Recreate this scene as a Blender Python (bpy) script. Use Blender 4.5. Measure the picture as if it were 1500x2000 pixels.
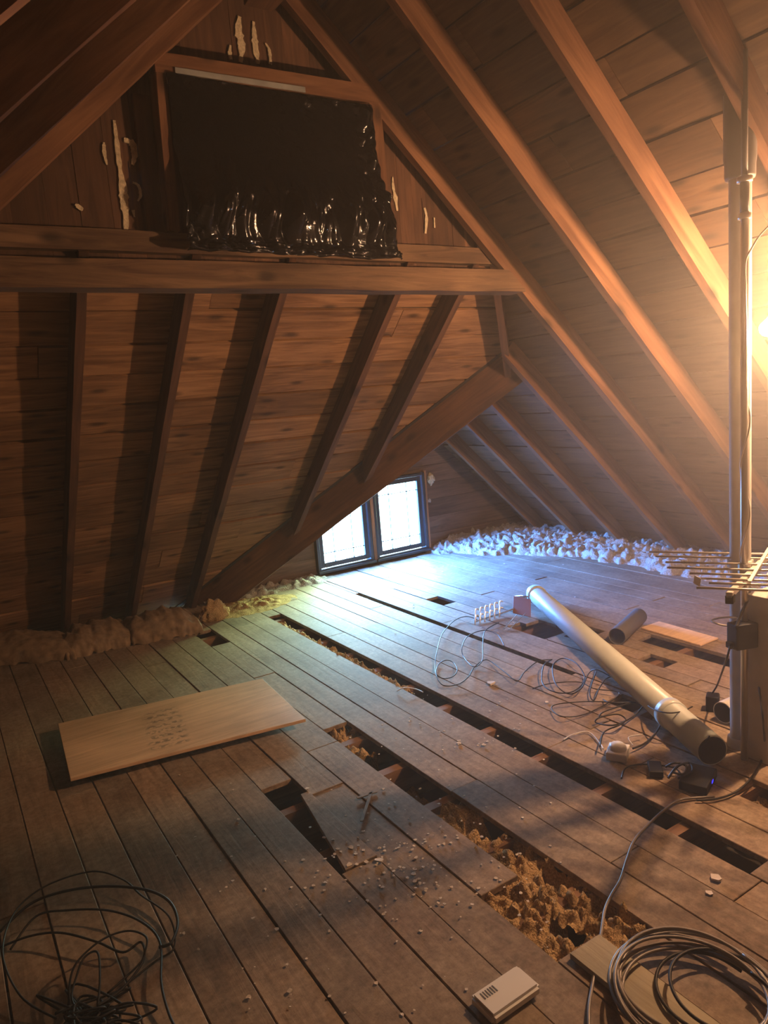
import bpy, bmesh, math, random
from mathutils import Vector, Matrix, noise
random.seed(7)
for o in list(bpy.data.objects): bpy.data.objects.remove(o)
SC = bpy.context.scene
COL = SC.collection

# ---------------------------------------------------------------- camera
H = 1.55
vx = Vector((3020., 590.)); vy = Vector((-150., 845.)); pp = Vector((750., 1000.))
F = math.sqrt(-(vx-pp).dot(vy-pp))
def vdir(v): return Vector((v.x-pp.x, -(v.y-pp.y), -F)).normalized()
AX = vdir(vx); AY = vdir(vy); AZ = AX.cross(AY).normalized()
R = Matrix((AX, AY, AZ))                 # world = R @ cam
cam_d = bpy.data.cameras.new('camera'); cam = bpy.data.objects.new('camera', cam_d); COL.objects.link(cam)
cam_d.sensor_fit = 'HORIZONTAL'; cam_d.sensor_width = 36; cam_d.lens = F/1500*36
cam_d.clip_start = .02; cam_d.clip_end = 100
cam.matrix_world = Matrix.Translation((0, 0, H)) @ R.to_4x4()
SC.camera = cam
EYE = Vector((0, 0, H))
def ray(px, py): return R @ Vector((px-750, 1000-py, -F))
def P(px, py, z=0.0):
    r = ray(px, py); return EYE + r*((z-H)/r.z)
def PY(px, py, Y):
    r = ray(px, py); return EYE + r*(Y/r.y)

# ---------------------------------------------------------------- view, world
SC.view_settings.view_transform = 'Standard'; SC.view_settings.look = 'None'
SC.view_settings.gamma = 1; SC.view_settings.use_curve_mapping = False
SC.view_settings.exposure = 0.0
LAMP_W = 350.0          # emission strength of the bulb
SKY_S = 680.0
HAZE = 0.028
wd = bpy.data.worlds.new('world'); SC.world = wd; wd.use_nodes = True
nt = wd.node_tree; nt.nodes.clear()
out = nt.nodes.new('ShaderNodeOutputWorld'); bg = nt.nodes.new('ShaderNodeBackground')
tc = nt.nodes.new('ShaderNodeTexCoord'); sx = nt.nodes.new('ShaderNodeSeparateXYZ')
nt.links.new(tc.outputs['Generated'], sx.inputs[0])
rp = nt.nodes.new('ShaderNodeValToRGB'); mr = nt.nodes.new('ShaderNodeMapRange')
mr.inputs['From Min'].default_value = -1; mr.inputs['From Max'].default_value = 1
nt.links.new(sx.outputs['X'], mr.inputs['Value']); nt.links.new(mr.outputs[0], rp.inputs[0])
e = rp.color_ramp.elements
e[0].position = .5; e[0].color = (.11, .32, 1, 1)
e[1].position = .93; e[1].color = (.42, .60, .30, 1)        # green added on this side to tint the floor near the window
zm = nt.nodes.new('ShaderNodeMapRange'); zm.inputs['From Min'].default_value = -1; zm.inputs['From Max'].default_value = 1
zr_ = nt.nodes.new('ShaderNodeValToRGB'); ze = zr_.color_ramp.elements       # brightness banded by height to shape how far daylight spreads indoors
ze[0].position = .45; ze[0].color = (.08, .08, .08, 1); ze[1].position = .82; ze[1].color = (.15, .15, .15, 1)
q_ = ze.new(.55); q_.color = (.16, .16, .16, 1); q_ = ze.new(.60); q_.color = (1, 1, 1, 1); q_ = ze.new(.68); q_.color = (.8, .8, .8, 1)
nt.links.new(sx.outputs['Z'], zm.inputs['Value']); nt.links.new(zm.outputs[0], zr_.inputs[0])
vm = nt.nodes.new('ShaderNodeVectorMath'); vm.operation = 'MULTIPLY'
nt.links.new(rp.outputs[0], vm.inputs[0]); nt.links.new(zr_.outputs[0], vm.inputs[1])
nt.links.new(vm.outputs[0], bg.inputs[0]); bg.inputs[1].default_value = SKY_S
nt.links.new(bg.outputs[0], out.inputs[0])
# daylight portal in the gable window (guides the sampling of the sky)
pl = bpy.data.lights.new('window_portal', 'AREA'); pl.shape = 'RECTANGLE'; pl.size = 1.2; pl.size_y = .8
pl.cycles.is_portal = True
po = bpy.data.objects.new('window_portal', pl); COL.objects.link(po)
po.location = (3.4, 5.80, .4); po.rotation_euler = (math.radians(-90), 0, 0)

# ---------------------------------------------------------------- dimensions
S = .9325; ANG = math.atan(S)
sn, cs = math.sin(ANG), math.cos(ANG)
XR, XL = 5.2, -2.15                      # inner rafter planes meet the floor here
RX = (XR+XL)/2; RZ = S*(XR-RX)           # ridge
YE = 5.57                                # hip plane meets the floor here
YG = 3.13                                # last common rafter, at the gable
WX0, WXR = 1.80, 3.50                    # dormer wing: left foot, ridge
WRZ = S*(WXR-WX0)
YV = YE - WRZ/S                          # where the valley meets the wing ridge
YW = 5.70                                # far gable wall
DEP = .125
NR = Vector((sn, 0, cs)); NL = Vector((-sn, 0, cs)); NH = Vector((0, sn, cs)); NW = Vector((-sn, 0, cs))
def zr(x): return S*(XR-x)
def zl(x): return S*(x-XL)
def zh(y): return S*(YE-y)

# ---------------------------------------------------------------- materials
def new_mat(name):
    m = bpy.data.materials.new(name); m.use_nodes = True
    n = m.node_tree; b = n.nodes['Principled BSDF']; return m, n, b
def simple(name, col, rough=.6, metal=0, bump=0, bscale=60, var=0, spec=.5):
    m, n, b = new_mat(name)
    b.inputs['Roughness'].default_value = rough; b.inputs['Metallic'].default_value = metal
    b.inputs['Specular IOR Level'].default_value = spec
    b.inputs['Base Color'].default_value = (*col, 1)
    t = n.nodes.new('ShaderNodeTexCoord')
    nz = n.nodes.new('ShaderNodeTexNoise'); nz.inputs['Scale'].default_value = bscale; nz.inputs['Detail'].default_value = 5
    n.links.new(t.outputs['Object'], nz.inputs['Vector'])
    if var:
        r = n.nodes.new('ShaderNodeValToRGB'); r.color_ramp.elements[0].position = .3; r.color_ramp.elements[1].position = .7
        r.color_ramp.elements[0].color = (*[c*(1-var) for c in col], 1); r.color_ramp.elements[1].color = (*[min(1, c*(1+var)) for c in col], 1)
        n.links.new(nz.outputs['Fac'], r.inputs[0]); n.links.new(r.outputs[0], b.inputs['Base Color'])
    if bump:
        bp = n.nodes.new('ShaderNodeBump'); bp.inputs['Strength'].default_value = bump; bp.inputs['Distance'].default_value = .01
        n.links.new(nz.outputs['Fac'], bp.inputs['Height']); n.links.new(bp.outputs[0], b.inputs['Normal'])
    return m
def wood(name, light, dark, axis=0, rough=.75, island=.35, knots=True, dust=0, dustcol=(.3, .27, .22), spec=.25):
    """grain runs along the given object axis"""
    m, n, b = new_mat(name); L = n.links
    b.inputs['Roughness'].default_value = rough; b.inputs['Specular IOR Level'].default_value = spec
    t = n.nodes.new('ShaderNodeTexCoord'); g = n.nodes.new('ShaderNodeNewGeometry')
    off = n.nodes.new('ShaderNodeVectorMath'); off.operation = 'SCALE'
    cmb = n.nodes.new('ShaderNodeCombineXYZ')
    for i in range(3): L.new(g.outputs['Random Per Island'], cmb.inputs[i])
    L.new(cmb.outputs[0], off.inputs[0]); off.inputs['Scale'].default_value = 37
    add = n.nodes.new('ShaderNodeVectorMath'); add.operation = 'ADD'
    L.new(t.outputs['Object'], add.inputs[0]); L.new(off.outputs[0], add.inputs[1])
    mp = n.nodes.new('ShaderNodeMapping'); sc = [11, 11, 11]; sc[axis] = .9
    mp.inputs['Scale'].default_value = sc; L.new(add.outputs[0], mp.inputs[0])
    n1 = n.nodes.new('ShaderNodeTexNoise'); n1.inputs['Scale'].default_value = 2.2; n1.inputs['Detail'].default_value = 7
    n1.inputs['Distortion'].default_value = 1.3; n1.inputs['Roughness'].default_value = .62
    L.new(mp.outputs[0], n1.inputs['Vector'])
    r = n.nodes.new('ShaderNodeValToRGB'); r.color_ramp.elements[0].position = .34; r.color_ramp.elements[1].position = .68
    r.color_ramp.elements[0].color = (*dark, 1); r.color_ramp.elements[1].color = (*light, 1)
    L.new(n1.outputs['Fac'], r.inputs[0]); c = r.outputs[0]
    n2 = n.nodes.new('ShaderNodeTexNoise'); n2.inputs['Scale'].default_value = 1.7; n2.inputs['Detail'].default_value = 3
    L.new(add.outputs[0], n2.inputs['Vector'])
    m1 = n.nodes.new('ShaderNodeMapRange'); m1.inputs['From Min'].default_value = .3; m1.inputs['From Max'].default_value = .7
    m1.inputs['To Min'].default_value = .68; m1.inputs['To Max'].default_value = 1.25; L.new(n2.outputs['Fac'], m1.inputs[0])
    m2 = n.nodes.new('ShaderNodeMapRange'); m2.inputs['To Min'].default_value = 1-island; m2.inputs['To Max'].default_value = 1+island
    L.new(g.outputs['Random Per Island'], m2.inputs[0])
    mm = n.nodes.new('ShaderNodeMath'); mm.operation = 'MULTIPLY'; L.new(m1.outputs[0], mm.inputs[0]); L.new(m2.outputs[0], mm.inputs[1])
    hv = n.nodes.new('ShaderNodeVectorMath'); hv.operation = 'SCALE'; L.new(c, hv.inputs[0]); L.new(mm.outputs[0], hv.inputs['Scale'])
    c = hv.outputs[0]
    if knots:
        sp_ = n.nodes.new('ShaderNodeSeparateXYZ'); L.new(add.outputs[0], sp_.inputs[0]); oth = [i for i in range(3) if i != axis]
        sb = n.nodes.new('ShaderNodeMath'); sb.operation = 'SUBTRACT'; L.new(sp_.outputs[oth[0]], sb.inputs[0]); L.new(sp_.outputs[oth[1]], sb.inputs[1])
        cb = n.nodes.new('ShaderNodeCombineXYZ'); L.new(sp_.outputs[axis], cb.inputs[0]); L.new(sb.outputs[0], cb.inputs[1])
        mk = n.nodes.new('ShaderNodeMapping'); mk.inputs['Scale'].default_value = (2.1, 4.2, 1)
        L.new(cb.outputs[0], mk.inputs[0])
        v = n.nodes.new('ShaderNodeTexVoronoi'); v.voronoi_dimensions = '2D'; v.inputs['Scale'].default_value = 1.0; L.new(mk.outputs[0], v.inputs['Vector'])
        kr = n.nodes.new('ShaderNodeMapRange'); kr.inputs['From Min'].default_value = .04; kr.inputs['From Max'].default_value = .13
        kr.inputs['To Min'].default_value = .35; kr.inputs['To Max'].default_value = 1; L.new(v.outputs['Distance'], kr.inputs[0])
        kv = n.nodes.new('ShaderNodeVectorMath'); kv.operation = 'SCALE'; L.new(c, kv.inputs[0]); L.new(kr.outputs[0], kv.inputs['Scale']); c = kv.outputs[0]
    if dust:
        dn = n.nodes.new('ShaderNodeTexNoise'); dn.inputs['Scale'].default_value = 3.3; dn.inputs['Detail'].default_value = 9; dn.inputs['Roughness'].default_value = .7
        L.new(t.outputs['Object'], dn.inputs['Vector'])
        dr = n.nodes.new('ShaderNodeMapRange'); dr.inputs['From Min'].default_value = .35; dr.inputs['From Max'].default_value = .7
        dr.inputs['To Max'].default_value = dust; L.new(dn.outputs['Fac'], dr.inputs[0])
        mx = n.nodes.new('ShaderNodeMix'); mx.data_type = 'RGBA'; L.new(dr.outputs[0], mx.inputs['Factor']); L.new(c, mx.inputs['A'])
        mx.inputs['B'].default_value = (*dustcol, 1); c = mx.outputs['Result']
    if dust:
        fn = n.nodes.new('ShaderNodeTexNoise'); fn.inputs['Scale'].default_value = 38; fn.inputs['Detail'].default_value = 6; fn.inputs['Roughness'].default_value = .75
        L.new(t.outputs['Object'], fn.inputs['Vector'])
        fm = n.nodes.new('ShaderNodeMapRange'); fm.inputs['From Min'].default_value = .32; fm.inputs['From Max'].default_value = .68
        fm.inputs['To Min'].default_value = .62; fm.inputs['To Max'].default_value = 1.30; L.new(fn.outputs['Fac'], fm.inputs[0])
        fv = n.nodes.new('ShaderNodeVectorMath'); fv.operation = 'SCALE'; L.new(c, fv.inputs[0]); L.new(fm.outputs[0], fv.inputs['Scale']); c = fv.outputs[0]
    L.new(c, b.inputs['Base Color'])
    bp = n.nodes.new('ShaderNodeBump'); bp.inputs['Strength'].default_value = .35; bp.inputs['Distance'].default_value = .004
    L.new(n1.outputs['Fac'], bp.inputs['Height']); L.new(bp.outputs[0], b.inputs['Normal'])
    return m
M = {}
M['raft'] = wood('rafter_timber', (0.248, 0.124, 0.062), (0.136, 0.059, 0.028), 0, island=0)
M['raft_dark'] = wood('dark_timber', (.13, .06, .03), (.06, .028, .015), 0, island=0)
M['beam'] = wood('beam_timber', (0.223, 0.136, 0.074), (0.081, 0.043, 0.025), 0, island=0)
M['deckY'] = wood('roof_boards_y', (0.138, 0.081, 0.042), (0.073, 0.038, 0.021), 1, island=.25)
M['deckX'] = wood('roof_boards_x', (0.33, 0.18, 0.085), (0.13, 0.062, 0.028), 0, island=.22)
M['wallV'] = wood('gable_boards', (0.149, 0.074, 0.040), (0.068, 0.034, 0.020), 2, island=.25, knots=False)
M['floor'] = wood('floor_boards', (.30, .205, .13), (.14, .092, .056), 1, island=.28, knots=False, dust=.85, dustcol=(.36, .285, .205))
M['joist'] = wood('joist_timber', (.30, .17, .09), (.17, .09, .05), 0, island=0)
M['pale_board'] = wood('pale_board', (.42, .37, .26), (.30, .26, .18), 1, island=0, knots=False)
M['shingle'] = simple('dark_backing', (.02, .016, .012), .9)
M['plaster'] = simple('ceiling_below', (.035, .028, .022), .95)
M['ins_white'] = simple('white_wool', (.46, .41, .35), 1, bump=1, bscale=90, var=.3, spec=0)
M['ins_brown'] = simple('brown_wool', (.50, .34, .17), 1, bump=1, bscale=160, var=.4, spec=0)
M['batt'] = simple('paper_faced_batt', (.26, .175, .10), .85, bump=.7, bscale=22, var=.35)
M['white'] = simple('white_plastic', (.74, .73, .70), .4)
M['pvc'] = simple('pale_pipe', (.60, .63, .55), .35, var=.06, bscale=9)
M['greypipe'] = simple('grey_pipe', (.13, .12, .11), .5)
M['steel'] = simple('galvanised_steel', (.62, .60, .56), .32, .85)
M['alu'] = simple('aluminium', (.70, .64, .56), .4, .6)
M['black'] = simple('black_plastic', (.008, .008, .009), .5, spec=.25)
M['cable'] = simple('black_cable', (.02, .018, .016), .5, spec=.25)
M['greycable'] = simple('grey_cable', (.20, .17, .14), .35)
M['whitecable'] = simple('white_wire', (.7, .66, .6), .4)
M['foam'] = simple('pale_foam', (.62, .52, .34), .8, bump=.6, bscale=80, var=.2)
M['chip'] = simple('plaster_chips', (.62, .55, .47), .85)
M['copper'] = simple('copper_plate', (.26, .11, .06), .55)
M['bore_shade_rib'] = simple('bore_shade_and_ribs', (.035, .033, .03), .9)  # shade inside the pipes put into the colour; antenna ribs share this tone
M['winframe'] = simple('dark_window_frame', (.045, .05, .05), .35)
M['lead'] = simple('lead_came', (.02, .02, .02), .5)
M['glassrim'] = simple('brass_socket', (.35, .22, .08), .3, .9)
M['ink'] = simple('faded_ink', (.20, .13, .075), .8)
M['paint'] = simple('flaking_paint', (.50, .48, .43), .6, var=.1, bscale=14)
M['greypaint'] = simple('grey_primer', (.30, .31, .29), .6, var=.2, bscale=14)
# plywood
M['ply'] = wood('plywood', (.82, .57, .35), (.62, .41, .24), 0, island=0, knots=False, rough=.55)
# glass
m, n, b = new_mat('window_glass'); n.nodes.remove(b)
gl = n.nodes.new('ShaderNodeBsdfGlossy'); gl.inputs['Roughness'].default_value = .03
tr = n.nodes.new('ShaderNodeBsdfTransparent'); tr.inputs[0].default_value = (.93, .96, .97, 1)
mx = n.nodes.new('ShaderNodeMixShader'); mx.inputs[0].default_value = .06
n.links.new(tr.outputs[0], mx.inputs[1]); n.links.new(gl.outputs[0], mx.inputs[2])
n.links.new(mx.outputs[0], n.nodes['Material Output'].inputs[0]); M['glass'] = m
# black polythene
m, n, b = new_mat('black_polythene')
b.inputs['Base Color'].default_value = (.003, .003, .003, 1); b.inputs['Roughness'].default_value = .13
b.inputs['Specular IOR Level'].default_value = .5
t = n.nodes.new('ShaderNodeTexCoord'); nz = n.nodes.new('ShaderNodeTexNoise'); nz.inputs['Scale'].default_value = 14
nz.inputs['Distortion'].default_value = 1.5; nz.inputs['Detail'].default_value = 4
bp = n.nodes.new('ShaderNodeBump'); bp.inputs['Strength'].default_value = .35; bp.inputs['Distance'].default_value = .02
n.links.new(t.outputs['Object'], nz.inputs[0]); n.links.new(nz.outputs['Fac'], bp.inputs['Height']); n.links.new(bp.outputs[0], b.inputs['Normal'])
M['poly'] = m
def emit(name, col, s):
    m, n, b = new_mat(name); n.nodes.remove(b)
    e = n.nodes.new('ShaderNodeEmission'); e.inputs[0].default_value = (*col, 1); e.inputs[1].default_value = s
    n.links.new(e.outputs[0], n.nodes['Material Output'].inputs[0]); return m
M['bulb'] = emit('lit_bulb', (1, .60, .30), LAMP_W*.7)
M['led'] = emit('blue_led', (.05, .04, 1), 1.6)

# ---------------------------------------------------------------- helpers
def tag(o, label=None, cat=None, group=None, kind=None):
    if label: o['label'] = label
    if cat: o['category'] = cat
    if group: o['group'] = group
    if kind: o['kind'] = kind
    return o
def obj(name, bm, mat, parent=None, mw=None, smooth=False):
    me = bpy.data.meshes.new(name); bmesh.ops.recalc_face_normals(bm, faces=bm.faces)
    bm.to_mesh(me); bm.free()
    for x in (mat if isinstance(mat, (list, tuple)) else [mat]): me.materials.append(x)
    if smooth:
        for p in me.polygons: p.use_smooth = True
    o = bpy.data.objects.new(name, me); COL.objects.link(o)
    if mw is not None: o.matrix_world = mw
    if parent is not None: o.parent = parent
    return o
def empty(name, loc, rz=0, label=None, cat=None, group=None):
    o = bpy.data.objects.new(name, None); o.empty_display_size = .05; COL.objects.link(o)
    o.location = loc; o.rotation_euler = (0, 0, rz); return tag(o, label, cat, group)
def addbox(bm, o, u, v, w, mi=0):
    """box from corner o along vectors u, v, w"""
    o, u, v, w = map(Vector, (o, u, v, w)); vs = []
    for k in (0, 1):
        for j in (0, 1):
            for i in (0, 1): vs.append(bm.verts.new(o+u*i+v*j+w*k))
    for f in ((0, 2, 3, 1), (4, 5, 7, 6), (0, 1, 5, 4), (2, 6, 7, 3), (0, 4, 6, 2), (1, 3, 7, 5)):
        bm.faces.new([vs[i] for i in f]).material_index = mi
def abox(bm, x0, x1, y0, y1, z0, z1, mi=0): addbox(bm, (x0, y0, z0), (x1-x0, 0, 0), (0, y1-y0, 0), (0, 0, z1-z0), mi)
def bevel(bm, w, seg=2):
    bmesh.ops.bevel(bm, geom=list(bm.edges), offset=w, segments=seg, affect='EDGES', profile=.6)
def cyl(bm, p0, p1, r, n=20, r2=None, cap=True, mi=0):
    p0, p1 = Vector(p0), Vector(p1); d = (p1-p0).normalized(); a = d.orthogonal().normalized(); b = d.cross(a); r2 = r if r2 is None else r2
    A = [bm.verts.new(p0+(a*math.cos(t)+b*math.sin(t))*r) for t in [2*math.pi*i/n for i in range(n)]]
    B = [bm.verts.new(p1+(a*math.cos(t)+b*math.sin(t))*r2) for t in [2*math.pi*i/n for i in range(n)]]
    for i in range(n): bm.faces.new((A[i], A[(i+1) % n], B[(i+1) % n], B[i])).material_index = mi
    if cap: bm.faces.new(A).material_index = mi; bm.faces.new(B).material_index = mi
def lathe(bm, prof, p0, d, n=24):
    """profile of (distance along d, radius)"""
    p0, d = Vector(p0), Vector(d).normalized(); a = d.orthogonal().normalized(); b = d.cross(a); rings = []
    for h, r in prof:
        rings.append([bm.verts.new(p0+d*h+(a*math.cos(2*math.pi*i/n)+b*math.sin(2*math.pi*i/n))*max(r, 1e-4)) for i in range(n)])
    for A, B in zip(rings, rings[1:]):
        for i in range(n): bm.faces.new((A[i], A[(i+1) % n], B[(i+1) % n], B[i]))
    return rings
def spline(pts, sub=8, closed=False):
    pts = [Vector(p) for p in pts]; o = []; N = len(pts)
    for i in range(N if closed else N-1):
        g = (lambda k: pts[k % N]) if closed else (lambda k: pts[min(max(k, 0), N-1)])
        a, b, c, d = g(i-1), g(i), g(i+1), g(i+2)
        for s in range(sub):
            t = s/sub
            o.append(.5*((2*b)+(c-a)*t+(2*a-5*b+4*c-d)*t*t+(3*b-a-3*c+d)*t**3))
    if not closed: o.append(pts[-1])
    return o
def tube(bm, pts, r, n=7, closed=False):
    rings = []; N = len(pts); up = Vector((0, 0, 1)); prev = None
    for i, p in enumerate(pts):
        d = (pts[(i+1) % N]-pts[i-1]) if closed else (pts[min(i+1, N-1)]-pts[max(i-1, 0)])
        if d.length < 1e-9: d = Vector((1, 0, 0))
        d.normalize()
        a = (prev - d*prev.dot(d)) if prev is not None else d.orthogonal()
        if a.length < 1e-6: a = d.orthogonal()
        a.normalize(); prev = a; b = d.cross(a)
        rings.append([bm.verts.new(p+(a*math.cos(2*math.pi*k/n)+b*math.sin(2*math.pi*k/n))*r) for k in range(n)])
    for A, B in zip(rings, rings[1:]+([rings[0]] if closed else [])):
        for k in range(n): bm.faces.new((A[k], A[(k+1) % n], B[(k+1) % n], B[k]))
    if not closed: bm.faces.new(rings[0]); bm.faces.new(rings[-1])
def timber(name, p0, p1, wdir, w, out, d, mat, label=None, cat=None, group=None, kind=None, parent=None, wob=.002, clips=()):
    """rough sawn timber from p0 to p1; its inner face runs through p0-p1, width w along wdir, depth d along out"""
    p0, p1, wdir, out = Vector(p0), Vector(p1), Vector(wdir).normalized(), Vector(out).normalized()
    L = (p1-p0).length; x = (p1-p0).normalized(); y = wdir; z = x.cross(y).normalized()
    if z.dot(out) < 0: y = -y; z = -z; flip = True
    else: flip = False
    mw = Matrix.Translation(p0) @ Matrix((x, y, z)).transposed().to_4x4()
    bm = bmesh.new(); n = max(2, int(L/.12)); sd = random.random()*50; rings = []
    y0 = -w if flip else 0
    for i in range(n+1):
        t = L*i/n; q = []
        for (a, c) in ((0, 0), (1, 0), (1, 1), (0, 1)):
            j = Vector((noise.noise(Vector((t*3, sd, a*5+c*9))), noise.noise(Vector((t*3, sd+7, a*5+c*9))), 0))*wob*1.6
            q.append(bm.verts.new((t, y0+a*w+j.x, c*d+j.y)))
        rings.append(q)
    for A, B in zip(rings, rings[1:]):
        for k in range(4): bm.faces.new((A[k], A[(k+1) % 4], B[(k+1) % 4], B[k]))
    bm.faces.new(rings[0]); bm.faces.new(rings[-1])
    ed = [e for e in bm.edges if abs((e.verts[0].co-e.verts[1].co).x) > .01]
    bmesh.ops.bevel(bm, geom=ed, offset=.003, segments=1, affect='EDGES')
    inv = mw.inverted()
    for co, no in clips:
        c2 = inv @ Vector(co); n2 = inv.to_3x3() @ Vector(no)
        g = bmesh.ops.bisect_plane(bm, geom=bm.verts[:]+bm.edges[:]+bm.faces[:], plane_co=c2, plane_no=n2, clear_outer=True)
        bmesh.ops.holes_fill(bm, edges=[e for e in g['geom_cut'] if isinstance(e, bmesh.types.BMEdge)])
    o = obj(name, bm, mat, parent, None); o.matrix_world = mw
    return tag(o, label, cat, group, kind)
def clip(bm, clips):
    for co, no in clips:
        g = bmesh.ops.bisect_plane(bm, geom=bm.verts[:]+bm.edges[:]+bm.faces[:], plane_co=Vector(co), plane_no=Vector(no), clear_outer=True)
        bmesh.ops.holes_fill(bm, edges=[e for e in g['geom_cut'] if isinstance(e, bmesh.types.BMEdge)], sides=0)
def deck(name, o, u, v, n, L, W, bw, mats, clips=(), gap=.007, th=.02, joints=(2.6, 5.0), lift=.0):
    """boarding: boards run along u, are laid side by side along v, thickness along n (outward), with a backing layer"""
    o, u, v, n = map(Vector, (o, u, v, n)); u.normalize(); v.normalize(); n.normalize()
    bm = bmesh.new(); y = 0
    while y < W:
        b = bw*random.uniform(.9, 1.1); x = -random.uniform(0, 1.2)
        while x < L:
            l = random.uniform(*joints)
            a = max(x, 0); c = min(x+l, L)
            if c > a: addbox(bm, o+u*a+v*y+n*random.uniform(0, .005+lift), u*(c-a-.002), v*(b-gap*random.uniform(.5, 2.2)), n*th)
            x += l
        y += b
    addbox(bm, o+n*(th+.008), u*L, v*(y), n*.03, 1)
    clip(bm, clips)
    return tag(obj(name, bm, mats), kind='structure')

# ---------------------------------------------------------------- roof boarding
Y0 = -1.6
rm = [M['deckY'], M['shingle']]; RO = NR*DEP; LO = NL*DEP; HO = NH*DEP
LENR = (XR+.35-RX)/cs
vR = Vector((cs, 0, -sn)); vL = Vector((-cs, 0, -sn)); vH = Vector((0, cs, -sn)); vWl = Vector((-cs, 0, -sn))
ridge = Vector((RX, Y0, RZ))
ridge_clipR = (Vector((RX, 0, 0)), Vector((-1, 0, 0))); ridge_clipL = (Vector((RX, 0, 0)), Vector((1, 0, 0)))
deck('ceiling', ridge+RO-vR*.3, (0, 1, 0), vR, NR, 3.30-Y0, LENR+.3, .205, rm, [ridge_clipR])
# strip between gable and valley, and the wing's slope
deck('ceiling', Vector((RX, 3.30, RZ))+RO, (0, 1, 0), vR, NR, YV-3.30, LENR, .205, rm, [(Vector((0, YE, 0))+NH*(DEP+.07), NH)])
deck('ceiling', Vector((RX, YV, RZ))+RO, (0, 1, 0), vR, NR, YW+.05-YV, LENR, .205, rm, [(Vector((WXR, 0, 0)), Vector((-1, 0, 0)))])
deck('ceiling', ridge+LO-vL*.3, (0, 1, 0), vL, NL, 3.30-Y0, LENR+.3, .205, rm, [ridge_clipL])
deck('ceiling', Vector((RX, 3.30, RZ))+LO, (0, 1, 0), vL, NL, YW+.3-3.30, LENR, .205, rm, [(Vector((0, YE, 0))+NH*(DEP+.02), NH)])
deck('ceiling', Vector((WXR, YV-.1, WRZ))+NW*DEP-vWl*.2, (0, 1, 0), vWl, NW, YW+.35-YV, 3.3, .205, rm,
     [(Vector((WXR, 0, 0)), Vector((1, 0, 0))), (Vector((0, YE, 0))+NH*(DEP), -NH)])
# hip slope below the gable beam
YT = 3.17
deck('ceiling', Vector((-2.6, YT, zh(YT)))+HO, (1, 0, 0), vH, NH, 6.3, (YE+.35-YT)/cs, .215, [M['deckX'], M['shingle']],
     [(Vector((XR, 0, 0))+NR*(DEP+.02), NR), (Vector((XL, 0, 0))+NL*(DEP+.02), NL), (Vector((WX0, 0, 0))+NW*DEP, -NW) ], gap=.010, lift=.006)
# the hip piece right of the valley (above the wing ridge)
deck('ceiling', Vector((2.0, YT, zh(YT)))+HO, (1, 0, 0), vH, NH, 3.0, (YV-YT)/cs, .215, [M['deckX'], M['shingle']],
     [(Vector((XR, 0, 0))+NR*(DEP+.02), NR), (Vector((WX0, 0, 0))+NW*DEP, NW)], gap=.006)

# ---------------------------------------------------------------- upper gable wall
bm = bmesh.new(); x = -.2
slits = {}
while x < 3.2:
    w = .085 if x > 2.05 else .125
    w *= random.uniform(.95, 1.05)
    g = .003
    abox(bm, x, x+w-g*.3, 3.235+random.uniform(0, .004), 3.255, 2.19, 3.75)
    x += w
# backing boards except over three short open cracks that let daylight in
cracks = [(.888, .894, 2.42, 2.60), (.850, .858, 2.49, 2.505), (2.395, 2.400, 2.40, 2.56)]
xs = sorted([-.2]+[c for k in cracks for c in k[:2]]+[3.2])
for a, c in zip(xs, xs[1:]):
    k = [k for k in cracks if abs(k[0]-a) < 1e-6 and abs(k[1]-c) < 1e-6]
    if k: abox(bm, a, c, 3.256, 3.27, 2.19, k[0][2], 1); abox(bm, a, c, 3.256, 3.27, k[0][3], 3.75, 1)
    else: abox(bm, a, c, 3.256, 3.27, 2.19, 3.75, 1)
clip(bm, [(Vector((XR, 0, 0))+NR*(DEP+.02), NR), (Vector((XL, 0, 0))+NL*(DEP+.02), NL)])
# cut the cracks through the facing boards too
for c in cracks:
    for xx, no in ((c[0], 1), (c[1], 1)):
        bmesh.ops.bisect_plane(bm, geom=bm.verts[:]+bm.edges[:]+bm.faces[:], plane_co=(xx, 0, 0), plane_no=(1, 0, 0))
    for zz in (c[2], c[3]):
        bmesh.ops.bisect_plane(bm, geom=bm.verts[:]+bm.edges[:]+bm.faces[:], plane_co=(0, 0, zz), plane_no=(0, 0, 1))
dl = [f for f in bm.faces if any(c[0]-1e-5 < f.calc_center_median().x < c[1]+1e-5 and c[2] < f.calc_center_median().z < c[3] for c in cracks)]
bmesh.ops.delete(bm, geom=dl, context='FACES')
tag(obj('wall_back', bm, [M['wallV'], M['shingle']]), kind='structure')

# far gable wall with window opening
WZ0, WZ1, WA, WB = .035, .79, 2.785, 4.02
bm = bmesh.new()
z = -.2
def wseg(x0, x1, z0, z1):
    zz = z0
    while zz < z1-.002:
        q = min(z1, (math.floor((zz+.001)/.17)+1)*.17)
        abox(bm, x0, x1, YW+random.uniform(0, .004), YW+.02, zz+.001, q-.0015); zz = q
    abox(bm, x0, x1, YW+.02, YW+.05, z0, z1, 1)
wseg(1.4, WA, -.2, 2.0); wseg(WB, 5.8, -.2, 2.0); wseg(WA, WB, -.2, WZ0); wseg(WA, WB, WZ1, 2.0)
clip(bm, [(Vector((XR, 0, 0))+NR*(DEP+.02), NR), (Vector((WX0, 0, 0))+NW*(DEP+.02), NW)])
M['wallH'] = wood('far_wall_boards', (.20, .13, .085), (.10, .065, .045), 0, island=.15, knots=False)
tag(obj('wall_far', bm, [M['wallH'], M['shingle']]), kind='structure')
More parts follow.
